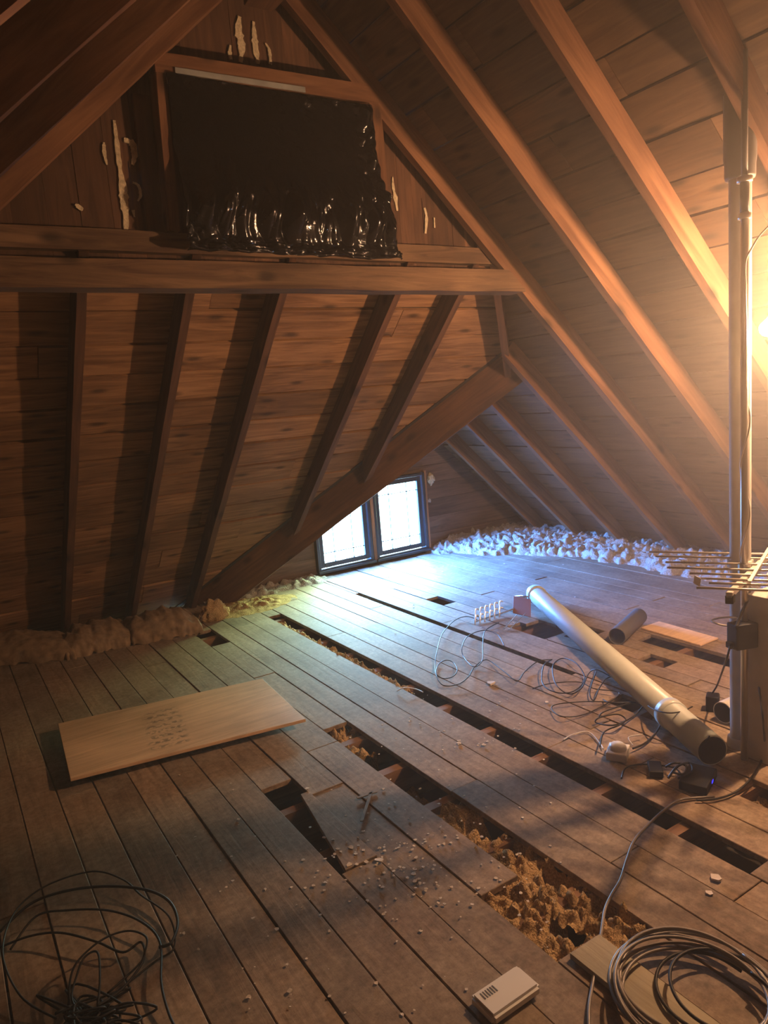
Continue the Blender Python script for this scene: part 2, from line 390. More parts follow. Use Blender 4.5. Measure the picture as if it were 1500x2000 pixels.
# gable behind the camera
bm = bmesh.new(); x = -3
while x < 6:
    abox(bm, x, x+.138, Y0-.02, Y0, -.2, 3.8); x += .14
abox(bm, -3, 6, Y0-.05, Y0-.021, -.2, 3.8, 1)
clip(bm, [(Vector((XR, 0, 0))+NR*(DEP+.02), NR), (Vector((XL, 0, 0))+NL*(DEP+.02), NL)])
tag(obj('wall_front', bm, [M['wallV'], M['shingle']]), kind='structure')

# ---------------------------------------------------------------- floor with missing boards
edges = [-2.45+.1418*i for i in range(24)]                       # up to .81
edges = [e for e in edges if e < .75]+[.80, .94, 1.08, 1.232, 1.39, 1.525, 1.66, 1.80, 1.948, 2.05, 2.185, 2.32, 2.455, 2.59, 2.722, 2.758, 2.89, 3.02, 3.135, 3.255, 3.38]
while edges[-1] < 5.5: edges.append(edges[-1]+.14)
JY = [1.125+.3355*k for k in range(-8, 14)]                      # joist centres
miss = {1.39: [(1.20, 2.95), (4.54, 4.92)], 1.232: [(1.28, 1.60)], 1.948: [(1.165, 4.88)], 2.722: [(2.62, 4.92)],
        3.02: [(4.14, 4.36), (3.10, 3.45)], 3.135: [(2.35, 2.52), (3.02, 3.4)], 3.255: [(2.95, 3.25)], .94: [(1.97, 2.64)], 3.38: [(2.1, 2.72)], 2.59: [(2.02, 2.28)], 2.32: [(.6, 1.45)]}
bm = bmesh.new()
for a, c in zip(edges, edges[1:]):
    segs = []; y = Y0+random.uniform(0, .9)*0
    key = next((k for k in miss if abs(k-a) < .004), None)
    cuts = sorted(miss.get(key, []))
    runs = []; st = Y0
    for m0, m1 in cuts: runs.append((st, m0)); st = m1
    runs.append((st, YW))
    for s0, s1 in runs:
        y = s0; first = True
        while y < s1-.01:
            l = random.choice([6, 8, 10, 12])*.3355
            ye = y+l if not first else min([j for j in JY if j > y+.4] or [s1], key=lambda j: abs(j-(y+random.uniform(.5, 2.2))))
            first = False; ye = min(ye, s1)
            if s1-ye < .3: ye = s1
            gl_, gr_ = random.uniform(.001, .0035), random.uniform(.001, .0035)
            zt = random.uniform(-.003, .0015)
            addbox(bm, (a+gl_, y+.0015, -.022+zt), (c-a-gl_-gr_, 0, 0), (random.uniform(-.002, .002), ye-y-.003, 0), (0, 0, .022))
            y = ye
bmesh.ops.bevel(bm, geom=bm.edges[:], offset=.0018, segments=1, affect='EDGES')
tag(obj('floor', bm, M['floor']), kind='structure')
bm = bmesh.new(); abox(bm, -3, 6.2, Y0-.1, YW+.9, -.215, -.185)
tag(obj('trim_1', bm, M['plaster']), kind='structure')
# joists seen through the gaps
ORD = ['first', 'second', 'third', 'fourth', 'fifth', 'sixth', 'seventh', 'eighth', 'ninth', 'tenth', 'eleventh', 'twelfth', 'thirteenth', 'fourteenth']
for jn, y in enumerate(sorted([j for j in JY if .9 < j < 5.2], reverse=True)):
    timber('floor_joist', (-2.3, y-.022, -.183), (5.3, y-.022, -.183), (0, 1, 0), .044, (0, 0, 1), .157, M['joist'], wob=.001,
           label='floor joist crossing under the boards, seen in the gaps, %s from the leaded window' % ORD[jn], cat='joist', group='joists under the floorboards')

# ---------------------------------------------------------------- rafters
ordR = ['farthest rafter of the right roof slope, beside the far gable wall', 'second rafter from the far gable wall, bright top behind the valley beam',
        'third rafter from the far gable wall on the right slope', 'rafter on the right slope just past the upper gable, ends at the valley beam top',
        'right slope rafter joining the edge of the upper gable wall', 'first full right slope rafter this side of the gable wall',
        'orange lit right slope rafter ending behind the vent pipe', 'right slope rafter at the top right corner above the vent pipe']
YRs = [5.31, 4.79, 4.26, 3.68, 3.13, 2.60, 2.07, 1.555]
for i, y in enumerate(YRs):
    if y > YV: top = (WXR+.01, WRZ)
    elif y > 3.2: z = zh(y)-.01; top = (XR-z/S, z)
    else: top = (RX+.02, zr(RX+.02))
    timber('rafter', (top[0], y, top[1]), (XR+.16, y, zr(XR+.16)), (0, 1, 0), .044, NR, DEP-.001, M['raft'],
           label=ordR[i], cat='rafter')
ordL = ['left slope rafter joining the left edge of the upper gable wall', 'thin lit left slope rafter, first before the gable', 'left slope rafter, second before the gable', 'left slope rafter at the top left corner']
for i, y in enumerate([3.10, 2.53, 1.93, 1.36]):
    timber('rafter', (RX-.02, y, zl(RX-.02)), (XL-.16, y, zl(XL-.16)), (0, 1, 0), .044 if i else .07, NL, DEP-.001, M['raft'], label=ordL[i], cat='rafter')
ordH = ['leftmost rafter on the boarded slope under the gable beam', 'second rafter from the left under the gable beam', 'third rafter from the left under the gable beam, in the middle of the slope',
        'fourth rafter under the gable beam, leaning towards the leaded window', 'fifth and shortest rafter under the gable beam, ending on the valley beam']
for i, (xt, xb) in enumerate([(.636, .636), (1.105, 1.105), (1.57, 1.60), (2.25, 2.30), (2.69, 2.70)]):
    clips = [(Vector((WX0-.045, YE-.045, 0)), Vector((1, 1, 0)))]
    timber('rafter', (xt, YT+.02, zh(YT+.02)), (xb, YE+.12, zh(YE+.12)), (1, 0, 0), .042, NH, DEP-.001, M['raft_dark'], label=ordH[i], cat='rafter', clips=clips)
# hip rafter and valley beam
hp0 = Vector((XR-zh(3.2)/S, 3.2, zh(3.2))); hp1 = Vector((WXR, YV, WRZ))
nh = (NR+NH).normalized(); dh = (hp1-hp0).normalized()
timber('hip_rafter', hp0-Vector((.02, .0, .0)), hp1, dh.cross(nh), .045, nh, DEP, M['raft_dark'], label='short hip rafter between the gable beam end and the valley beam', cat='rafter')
v0 = Vector((WXR, YV, WRZ)); v1 = Vector((WX0, YE, 0)); dv = (v1-v0).normalized(); nv = (NW+NH).normalized()
nv = (nv - dv*nv.dot(dv)).normalized(); wv = dv.cross(nv)
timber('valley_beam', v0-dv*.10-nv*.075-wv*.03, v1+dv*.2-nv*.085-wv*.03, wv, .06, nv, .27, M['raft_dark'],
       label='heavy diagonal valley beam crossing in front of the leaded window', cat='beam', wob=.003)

# gable timbers
timber('tie_beam', (-.6, 3.12, 2.068), (3.0, 3.12, 2.068), (0, 1, 0), .13, (0, 0, 1), .115, M['beam'], label='wide horizontal tie beam under the upper gable wall', cat='beam',
       wob=.004, clips=[(Vector((XR, 0, 0))+NR*.02, NR)])
timber('sill_rail', (-.1, 3.185, 2.225), (2.9, 3.185, 2.225), (0, 1, 0), .05, (0, 0, 1), .085, M['beam'], label='narrow rail above the tie beam, under the black plastic', cat='beam',
       wob=.003, clips=[(Vector((XR, 0, 0))+NR*.03, NR), (Vector((XL, 0, 0))+NL*.03, NL)])
hdr = timber('header_beam', (1.02, 3.13, 2.925), (2.10, 3.13, 2.945), (0, 1, 0), .10, (0, 0, 1), .08, M['raft'], label='horizontal header timber above the black plastic sheet', cat='beam', wob=.002,
       clips=[(Vector((XR, 0, 0))+NR*.06, NR), (Vector((XL, 0, 0))+NL*.06, NL)])
bm = bmesh.new(); addbox(bm, (1.10, 3.1225, 2.929), (.60, 0, .010), (0, .008, 0), (0, 0, .022))
ob = obj('grey_patch', bm, M['greypaint'])
ob.parent = hdr; ob.matrix_parent_inverse = hdr.matrix_world.inverted(); ob['label'] = 'strip of grey paint along the lower edge'
timber('wall_stud', (1.005, 3.15, 2.31), (1.035, 3.15, 2.93), (1, 0, 0), .045, (0, 1, 0), .085, M['raft'], label='reddish upright stud at the left of the black plastic', cat='stud')
timber('wall_stud', (2.09, 3.16, 2.31), (2.03, 3.16, 2.93), (1, 0, 0), .05, (0, 1, 0), .075, M['raft'], label='upright stud at the right of the black plastic', cat='stud')
timber('wall_stud', (.93, 3.212, 2.31), (.94, 3.212, 2.86), (1, 0, 0), .07, (0, 1, 0), .02, M['raft_dark'], label='dark cracked board upright left of the reddish stud', cat='stud')
timber('ridge_board', (RX-.07, 3.16, 3.27), (RX-.07, Y0+.05, 3.27), (1, 0, 0), .14, (0, 0, 1), .035, M['raft_dark'], label='dark ridge board at the top where the slopes meet', cat='beam')
# black plastic sheet
def sheet():
    bm = bmesh.new(); nx, nz_ = 200, 150; g = []
    for j in range(nz_+1):
        row = []
        for i in range(nx+1):
            u, v = i/nx, j/nz_
            x = 1.062+u*(.985+.10*(1-v)**2) + .012*noise.noise(Vector((v*9, 3, u*2)))*(1 if u > .9 or u < .1 else .3)
            x -= .0*v
            z = 2.225+v*(.70) + .014*noise.noise(Vector((u*8, 9, 0)))*(1-v) - .012*u*(1-v)
            y = 3.128; sm = lambda t: max(0, min(1, t))**2*(3-2*max(0, min(1, t)))
            rt = max(0, (u-.84)/.16); lf = max(0, 1-u/.12); tp = max(0, (v-.92)/.08)
            lo = sm((v-.05)/.20)*(1-sm((v-.26)/.35))              # the lower part bellies out and tucks in at the foot
            fold = abs(noise.noise(Vector((u*10+.5*math.sin(v*9), .3, v*1.1))))+.45*abs(noise.noise(Vector((u*23+.3*math.sin(v*17), 3.3, v*2.1))))
            y -= .058*lo*(.55+fold*1.5) - .010*(1-v)
            y -= .035*sm(1-v/.42)*fold
            y -= .010*abs(noise.noise(Vector((u*6, v*1.1, 4))))
            y -= rt*.060*abs(noise.noise(Vector((u*14, v*11, 1))))+rt*.012
            y -= lf*max(0, 1-v/.35)*.07*abs(noise.noise(Vector((u*17, v*15, 2)))) + tp*.028*abs(noise.noise(Vector((u*18, v*9, 2))))
            cr = sm(1-v/.12)
            y -= cr*(.045*abs(noise.noise(Vector((u*12+v*30, v*40, 8))))+.012)
            row.append(bm.verts.new((x, y, z)))
        g.append(row)
    for j in range(nz_):
        for i in range(nx): bm.faces.new((g[j][i], g[j][i+1], g[j+1][i+1], g[j+1][i]))
    return bm
o = obj('plastic_sheet', sheet(), M['poly'], smooth=True)
tag(o, 'crumpled shiny black plastic sheet covering the gable opening', 'plastic sheet')
md = o.modifiers.new('thickness', 'SOLIDIFY'); md.thickness = .002

# paint streaks on the gable boards
def streak(pts, ws, label):
    """pts are (x,z) on the board face, ws half widths"""
    bm = bmesh.new(); c = spline([(x, 0, z) for x, z in pts], 6); n = len(c); L, Rr = [], []
    for i, p in enumerate(c):
        t = i/(n-1)*(len(ws)-1); k = min(int(t), len(ws)-2); w = ws[k]+(ws[k+1]-ws[k])*(t-k)
        w *= 1.35*(1+.6*noise.noise(Vector((i*.7, pts[0][0]*30, 1))))
        d = (c[min(i+1, n-1)]-c[max(i-1, 0)]).normalized(); s = Vector((d.z, 0, -d.x))
        L.append(p+s*w); Rr.append(p-s*w)
    f = [[bm.verts.new((p.x, 3.229, p.z)) for p in X] for X in (L, Rr)]; bk = [[bm.verts.new((p.x, 3.2365, p.z)) for p in X] for X in (L, Rr)]
    for i in range(n-1):
        bm.faces.new((f[0][i], f[0][i+1], f[1][i+1], f[1][i]))
        bm.faces.new((f[0][i], bk[0][i], bk[0][i+1], f[0][i+1])); bm.faces.new((f[1][i], f[1][i+1], bk[1][i+1], bk[1][i]))
    tag(obj('foam_streak', bm, M['foam']), label, 'sealant')
def gp(px, py): q = PY(px, py, 3.23); return (q.x, q.z)
def st(pp_, ws, label): streak([gp(*p) for p in pp_], ws, label)
st([(468, 32), (466, 60), (472, 90), (470, 122)], [.006, .012, .012, .006], 'pale sealant streak on the gable boards under the ridge, widest of three')
st([(495, 42), (497, 70), (500, 100), (505, 125)], [.004, .009, .010, .005], 'pale sealant streak under the ridge, tapering at its top, right of the widest')
st([(450, 88), (449, 105), (452, 116)], [.003, .006, .004], 'small sealant dab at the left of the streaks under the ridge')
st([(518, 84), (526, 98), (529, 126)], [.002, .005, .004], 'thin greenish sealant streak under the ridge, rightmost')
st([(223, 235), (228, 275), (233, 320), (240, 365), (243, 400), (246, 425), (246, 474)], [.004, .006, .007, .010, .014, .008, .004], 'long pale sealant streak down the left gable boards')
st([(203, 278), (204, 300), (209, 322)], [.003, .006, .002], 'short sealant streak left of the long one on the gable')
st([(242, 273), (256, 278), (264, 292), (262, 310), (259, 322)], [.006, .012, .011, .008, .003], 'hooked sealant streak right of the long streak')
st([(259, 356), (270, 362), (275, 380), (269, 393)], [.002, .004, .005, .002], 'curled thin sealant streak below the hooked one')
st([(262, 202), (264, 212)], [.003, .004], 'tiny sealant dab high beside the dark cracked board')
st([(264, 218), (265, 228)], [.003, .004], 'tiny sealant dab below the high one')
st([(147, 399), (155, 405), (162, 410)], [.003, .008, .004], 'sealant dab low at the far left of the gable')
st([(260, 410), (263, 424)], [.005, .003], 'sealant dab beside the foot of the long streak')
st([(767, 345), (768, 365), (772, 385), (776, 412)], [.001, .006, .009, .003], 'sealant streak right of the black plastic sheet')
st([(752, 375), (754, 392)], [.003, .004], 'tiny sealant dab at the plastic sheet edge')
st([(829, 406), (833, 425), (831, 456)], [.004, .006, .004], 'sealant streak far right on the gable boards')
st([(848, 425), (849, 445)], [.003, .003], 'faint sealant dab rightmost on the gable boards')

# ---------------------------------------------------------------- leaded windows
def window(idx, x0, x1, label):
    e_ = bpy.data.objects.new('window_%d' % idx, None); COL.objects.link(e_); e_.location = (0, 0, 0); e_['kind'] = 'structure'
    z0, z1 = WZ0, WZ1; y = YW-.025
    bm = bmesh.new()                                    # outer frame
    for a in ((x0, x0+.03, z0, z1), (x1-.03, x1, z0, z1)): abox(bm, a[0], a[1], y-.02, YW+.05, a[2], a[3])
    abox(bm, x0+.03, x1-.03, y-.02, YW+.05, z0, z0+.025); abox(bm, x0+.03, x1-.03, y-.02, YW+.05, z1-.025, z1)
    abox(bm, x0-.01, x1+.01, y-.045, y-.02, z0-.012, z0+.012)
    bevel(bm, .003, 1); obj('window_frame', bm, M['winframe'], e_)
    bm = bmesh.new(); s = .045; a, c, p, q = x0+.034, x1-.034, z0+.029, z1-.029
    abox(bm, a, a+s, y, y+.035, p, q); abox(bm, c-s, c, y, y+.035, p, q)
    abox(bm, a+s, c-s, y, y+.035, p, p+s); abox(bm, a+s, c-s, y, y+.035, q-s, q)
    bevel(bm, .004, 1); obj('sash', bm, M['winframe'], e_)
    bm = bmesh.new(); abox(bm, a+s-.005, c-s+.005, y+.016, y+.020, p+s-.005, q-s+.005); obj('glass', bm, M['glass'], e_)
    bm = bmesh.new(); w = .0042; A, C, Pz, Q = a+s, c-s, p+s, q-s
    for zz in (Pz+.085, Q-.085): abox(bm, A, C, y+.011, y+.025, zz-w, zz+w)
    for xx in (A+(C-A)*.27, C-(C-A)*.27): abox(bm, xx-w*.5, xx+w*.5, y+.012, y+.024, Pz, Q)
    for zz in (Pz+.085, Pz+.003, Q-.085):
        for xx in (A+(C-A)*.27, C-(C-A)*.27): cyl(bm, (xx, y+.010, zz), (xx, y+.026, zz), .007, 8)
    obj('lead_came', bm, M['lead'], e_)
    return e_
window(1, 2.78, 3.365, ''); window(2, 3.40, 4.0, '')
bm = bmesh.new(); abox(bm, 3.366, 3.399, YW-.05, YW+.04, .03, .79); abox(bm, 4.001, 4.022, YW-.05, YW+.0, .02, .81); bevel(bm, .004, 1)
tag(obj('trim_2', bm, wood('mullion_wood', (.42, .22, .12), (.25, .12, .06), 2, island=0, knots=False)), kind='structure')
def blob(name, c, sz, mat, seed=0, amp=.35, sub=3, fr=2.5):
    bm = bmesh.new(); bmesh.ops.create_icosphere(bm, subdivisions=sub, radius=1)
    for v in bm.verts:
        k = 1+amp*noise.noise(v.co*fr+Vector((seed, 0, 0)))+amp*.5*noise.noise(v.co*fr*2.7+Vector((seed, 5, 0)))
        v.co = Vector((v.co.x*sz[0]*k, v.co.y*sz[1]*k, v.co.z*sz[2]*k))+Vector(c)
    return obj(name, bm, mat, smooth=True)
q = PY(842, 936, YW-.02); tag(blob('wool_tuft', q, (.035, .02, .05), M['foam'], 3, .7), 'tuft of pale wool stuck at the top right of the leaded window', 'tuft')
q = PY(838, 978, YW-.02); tag(blob('wool_tuft', q, (.022, .015, .018), M['ins_white'], 5, .6), 'smaller white tuft on the wall beside the leaded window', 'tuft')

# ---------------------------------------------------------------- insulation
def heap(name, x0, x1, y0, y1, hf, mat, label, nx=80, ny=80, cat='insulation', seed=0, base=-.02, thr=None):
    bm = bmesh.new(); g = []
    for j in range(ny+1):
        row = []
        for i in range(nx+1):
            x = x0+(x1-x0)*i/nx; y = y0+(y1-y0)*j/ny; h = hf(x, y)
            row.append(bm.verts.new((x+.02*noise.noise(Vector((x*20, y*20, seed))), y+.02*noise.noise(Vector((x*20, y*20, seed+4))), base+h)))
        g.append(row)
    for j in range(ny):
        for i in range(nx): bm.faces.new((g[j][i], g[j][i+1], g[j+1][i+1], g[j+1][i]))
    dl = [f for f in bm.faces if all(v.co.z < (thr if thr is not None else base+.001) for v in f.verts)]
    bmesh.ops.delete(bm, geom=dl, context='FACES')
    dv = [v for v in bm.verts if not v.link_faces]; bmesh.ops.delete(bm, geom=dv, context='VERTS')
    return tag(obj(name, bm, mat, smooth=True), label, cat, kind='stuff')
def lump(x, y, s, f=9, seed=0):
    f *= 1.15
    return s*(abs(noise.noise(Vector((x*f, y*f, seed))))*1.0+abs(noise.noise(Vector((x*f*2.3, y*f*2.3, seed+3))))*.45+.2*abs(noise.noise(Vector((x*f*3.6, y*f*3.6, seed+6)))))
def hR(x, y):
    edge = 4.70+.10*noise.noise(Vector((y*3, 0, 0)))+.05*noise.noise(Vector((y*11, 3, 0)))
    if y > 4.4: edge -= (y-4.4)*.62
    t = max(0, min(1, (x-edge)/.12))
    return t*(.03+lump(x, y, .07, 13)+.07*min(1, max(0, x-edge)/.4))
def hRc(x, y): return min(hR(x, y), max(0.0, S*(XR-x)+.05+DEP/cs+.0))
heap('insulation', 3.9, 5.32, .6, 5.69, hRc, M['ins_white'], 'fluffy white blown insulation heaped along the right eave', 110, 300)
def hF(x, y):
    e_ = 5.42+.05*noise.noise(Vector((x*6, 0, 1)))
    t = max(0, min(1, (y-e_)/.1)); k = 1 if x > 4.0 else max(0, min(1, (2.9-x)/.2))
    return t*k*(.02+lump(x, y, .07, 11, 2))
heap('insulation', 1.7, 4.6, 5.2, 5.69, hF, M['ins_white'], 'thin ragged drift of insulation at the foot of the far wall', 150, 30, seed=3)
# wool in the open bays
def bay(x0, x1, y0, y1, lvl, amp, label, hole=None, seed=0, f=22, mat='ins_brown', fill=None):
    def h(x, y):
        v = lvl+.2-.0+lump(x, y, amp, f, seed)
        if hole:
            for (hx, hy, hr, hd) in hole:
                d = math.hypot((x-hx), (y-hy)*.8)
                v -= hd*max(0, min(1, (hr-d)/.03))
        if fill: v += fill(x, y)
        return max(0, v)
    return heap('insulation', x0, x1, y0, y1, h, M[mat], label, max(14, int((x1-x0)/.006)), max(20, int((y1-y0)/.007)), seed=seed, base=-.2)
bay(1.37, 1.545, 1.185, 2.09, -.045, .06, 'brown wool filling the open floor slot beside the wide hole', hole=[(1.50, 1.55, .05, .10), (1.50, 1.9, .07, .12), (1.50, 1.75, .04, .10), (1.51, 1.36, .04, .08)], seed=1)
bay(1.225, 1.40, 1.26, 1.62, -.042, .055, 'brown wool in the wide hole near the cable coil', hole=[(1.37, 1.365, .055, .16)], seed=2)
bay(1.385, 1.54, 2.64, 3.0, -.06, .06, 'mound of brown wool at the head of the open slot', hole=[(1.50, 2.78, .06, .16), (1.52, 2.68, .05, .16)], seed=3)
bay(1.385, 1.54, 2.20, 2.50, -.15, .04, 'brown wool deep in the slot past the joist', seed=6)
bay(1.945, 2.052, 3.05, 4.75, -.035, .05, 'brown wool along the left edge of the far long gap', seed=4, fill=lambda x, y: -.12*max(0, min(1, (x-1.992+.02*noise.noise(Vector((0, y*9, 0))))/.02)))
bay(2.3, 2.47, .58, 1.47, -.10, .05, 'wool in the gap at the right edge of the frame', seed=5)
# folded batts along the foot of the hip slope
def batt(name, pxs, h, d, seed, label, mat='batt'):
    a, c = P(*pxs[0]), P(*pxs[1]); bm = bmesh.new(); nx, nz_ = 60, 22; g = []
    for i in range(nx+1):
        u = i/nx; b = a.lerp(c, u); row = []
        top = h*(.55+.45*math.sin(math.pi*min(1, max(0, u)))**.5)*(1+.18*noise.noise(Vector((u*6, seed, 0))))
        for j in range(nz_+1):
            v = j/nz_; t = v*math.pi
            y = b.y+d*(1-math.cos(t))/2; z = top*math.sin(t)**.7
            y -= .0; k = noise.noise(Vector((u*9, v*6, seed)))*.03+noise.noise(Vector((u*22, v*14, seed)))*.012
            row.append(bm.verts.new((b.x, y+k, max(-.01, z+k*.8))))
        g.append(row)
    for i in range(nx):
        for j in range(nz_): bm.faces.new((g[i][j], g[i+1][j], g[i+1][j+1], g[i][j+1]))
    bm.faces.new([r for r in g[0]]); bm.faces.new([r for r in g[-1]])
    return tag(obj(name, bm, M[mat], smooth=True), label, 'insulation')
batt('insulation_batt', [(-120, 1312), (150, 1288)], .15, .5, 1, 'brown insulation batt at the left edge, at the foot of the slope')
batt('insulation_batt', [(130, 1290), (268, 1258)], .15, .45, 2, 'brown folded insulation batt between the two left rafters')
batt('insulation_batt', [(262, 1262), (398, 1236)], .16, .42, 3, 'crumpled insulation batt between the second and third rafters')
q = P(425, 1213)
tag(blob('wool_tuft', (q.x, q.y+.05, .05), (.10, .06, .09), M['ins_brown'], 9, .5, 4, 2.2), 'small upright tuft of brown wool at the foot of the valley beam', 'tuft')
def hV(x, y):
    d = math.hypot((x-1.95)/.42, (y-5.28)/.26); return max(0, 1-d)*.5*(.04+lump(x, y, .11, 13, 8))
heap('insulation', 1.4, 2.5, 4.9, 5.6, hV, M['ins_brown'], 'loose brown wool spilled at the foot of the valley beam', 90, 60, seed=8, base=-.004)

# ---------------------------------------------------------------- plywood offcut
zt = .052
c0, c1, c2, c3 = [P(x, y, zt) for x, y in ((113, 1413), (512, 1325), (597, 1404), (137, 1520))]
root = empty('plywood_board', (c3.x, c3.y, .03), 0, 'pale plywood offcut lying across the floorboards at left', 'board')
xa = (c2-c3).normalized()
def local(v): return v-Vector((c3.x, c3.y, .03))
bm = bmesh.new(); T = [bm.verts.new(local(v)) for v in (c0, c1, c2, c3)]; Bv = [bm.verts.new(local(v)-Vector((0, 0, .016))) for v in (c0, c1, c2, c3)]
bm.faces.new(T); bm.faces.new(Bv[::-1])
for i in range(4): bm.faces.new((T[i], T[(i+1) % 4], Bv[(i+1) % 4], Bv[i]))
bevel(bm, .0015, 1); ob = obj('panel', bm, M['ply'], root)
# faded stamp, smudged beyond reading, printed into the board's own surface
n = M['ply'].node_tree; b_ = n.nodes['Principled BSDF']; src = b_.inputs['Base Color'].links[0].from_socket
tcn = n.nodes.new('ShaderNodeTexCoord'); ctr = local(P(322, 1420, zt)); ang_ = math.atan2((c2-c3).y, (c2-c3).x)
mpn = n.nodes.new('ShaderNodeMapping'); mpn.vector_type = 'TEXTURE'; mpn.inputs['Location'].default_value = ctr; mpn.inputs['Rotation'].default_value = (0, 0, ang_)
n.links.new(tcn.outputs['Object'], mpn.inputs[0]); sxn = n.nodes.new('ShaderNodeSeparateXYZ'); n.links.new(mpn.outputs[0], sxn.inputs[0])
def rng(sock, half, soft):
    ab = n.nodes.new('ShaderNodeMath'); ab.operation = 'ABSOLUTE'; n.links.new(sock, ab.inputs[0])
    mr_ = n.nodes.new('ShaderNodeMapRange'); mr_.inputs['From Min'].default_value = half; mr_.inputs['From Max'].default_value = half+soft
    mr_.inputs['To Min'].default_value = 1; mr_.inputs['To Max'].default_value = 0; n.links.new(ab.outputs[0], mr_.inputs[0]); return mr_.outputs[0]
wv_ = n.nodes.new('ShaderNodeTexWave'); wv_.bands_direction = 'Y'; wv_.inputs['Scale'].default_value = 5.2; wv_.inputs['Distortion'].default_value = .6; n.links.new(mpn.outputs[0], wv_.inputs[0])
nn_ = n.nodes.new('ShaderNodeTexNoise'); nn_.inputs['Scale'].default_value = 42; n.links.new(mpn.outputs[0], nn_.inputs[0])
th_ = n.nodes.new('ShaderNodeMapRange'); th_.inputs['From Min'].default_value = .46; th_.inputs['From Max'].default_value = .56; n.links.new(nn_.outputs['Fac'], th_.inputs[0])
prod = th_.outputs[0]
for s_ in (rng(sxn.outputs[0], .07, .03), rng(sxn.outputs[1], .20, .04), wv_.outputs['Fac']):
    mu = n.nodes.new('ShaderNodeMath'); mu.operation = 'MULTIPLY'; n.links.new(prod, mu.inputs[0]); n.links.new(s_, mu.inputs[1]); prod = mu.outputs[0]
mu = n.nodes.new('ShaderNodeMath'); mu.operation = 'MULTIPLY'; n.links.new(prod, mu.inputs[0]); mu.inputs[1].default_value = .75
mxn = n.nodes.new('ShaderNodeMix'); mxn.data_type = 'RGBA'; n.links.new(mu.outputs[0], mxn.inputs['Factor']); n.links.new(src, mxn.inputs['A']); mxn.inputs['B'].default_value = (.12, .08, .05, 1)
n.links.new(mxn.outputs['Result'], b_.inputs['Base Color'])
bm = bmesh.new(); cc = (c0+c1+c2+c3)/4
addbox(bm, Vector((c3.x+.05, cc.y-.02, .0008)), (c2.x-c3.x-.1, -.02, 0), (0, .045, 0), (0, 0, .0345))
tag(obj('batten', bm, M['joist']), 'wood batten under the plywood offcut', 'batten')
random.seed(21)

# ---------------------------------------------------------------- loose boards and chips
def plank(pxs, z, th, w, label, mat='floor', name='loose_plank'):
    a, c = P(*pxs[0]), P(*pxs[1]); d = (c-a).normalized(); s = Vector((-d.y, d.x, 0)); bm = bmesh.new()
    addbox(bm, a+Vector((0, 0, z)), c-a, s*w, (0, 0, th)); bevel(bm, .002, 1)
    return tag(obj(name, bm, M[mat]), label, 'board')
bm = bmesh.new(); pg_ = [(1.052, 2.50), (1.088, 2.50), (1.088, 1.975), (.962, 1.975)]
lo_ = [bm.verts.new((x, y, -.016)) for x, y in pg_]; hi_ = [bm.verts.new((x, y, .003)) for x, y in pg_]
bm.faces.new(lo_); bm.faces.new(hi_)
for i in range(4): bm.faces.new((lo_[i], lo_[(i+1) % 4], hi_[(i+1) % 4], hi_[i]))
bevel(bm, .0015, 1)
tag(obj('loose_plank', bm, M['floor']), 'tapering broken board wedged beside the dark triangular hole', 'board')
bm = bmesh.new(); addbox(bm, (1.262, 1.262, .001), (.0, -1.2, 0), (.118, 0, 0), (0, 0, .016)); bevel(bm, .002, 1)
tag(obj('loose_plank', bm, M['pale_board']), 'pale greenish board running under the cable coil at bottom right', 'board')
bm = bmesh.new(); a = P(1195, 1232); addbox(bm, (3.53, 2.40, .002), (.02, .42, 0), (.17, .0, 0), (0, 0, .010)); bevel(bm, .002, 1)
tag(obj('loose_plank', bm, M['ply']), 'lighter wood offcut on the floor right of the short grey pipe', 'board')
bm = bmesh.new(); addbox(bm, (2.03, 2.20, -.006), (-.02, .10, 0), (-.16, -.03, .01), (0, 0, .018)); bevel(bm, .002, 1)
# splintered bits near the triangular hole
for k, (p, q_, lab) in enumerate((((703, 1605), (722, 1548), 'thin grey sliver of wood on the boards by the triangular hole'),
                                  ((696, 1558), (735, 1545), 'short wood splinter above the grey sliver'))):
    a, c = P(*p, .004), P(*q_, .004); bm = bmesh.new(); s = (c-a).cross(Vector((0, 0, 1))).normalized()
    addbox(bm, a, c-a, s*.013, (0, 0, .004)); bevel(bm, .0008, 1)
    tag(obj('wood_splinter', bm, M['floor']), lab, 'splinter')
bm = bmesh.new()
def chip(px, py, r):
    c = P(px, py, .004); k = random.randint(5, 7); a0 = random.random()*6
    vs = [bm.verts.new(c+Vector((math.cos(a0+6.283*i/k)*r*random.uniform(.5, 1.2), math.sin(a0+6.283*i/k)*r*random.uniform(.5, 1.2), 0))) for i in range(k)]
    f = bm.faces.new(vs); g = bmesh.ops.extrude_face_region(bm, geom=[f])
    for v in g['geom']:
        if isinstance(v, bmesh.types.BMVert): v.co.z += r*random.uniform(.15, .4)
for i in range(330):
    t = random.random()
    if t < .45: px, py, r = random.gauss(780, 90), random.gauss(1680, 60), random.uniform(.003, .008)
    elif t < .75: px, py, r = random.uniform(350, 1100), random.uniform(1500, 1990), random.uniform(.002, .007)
    elif t < .9: px, py, r = random.gauss(900, 100), random.gauss(1420, 40), random.uniform(.003, .007)
    else: px, py, r = random.uniform(720, 1150), random.uniform(1100, 1250), random.uniform(.004, .010)
    if py < 1100 or py > 1995: continue
    chip(px, py, r)
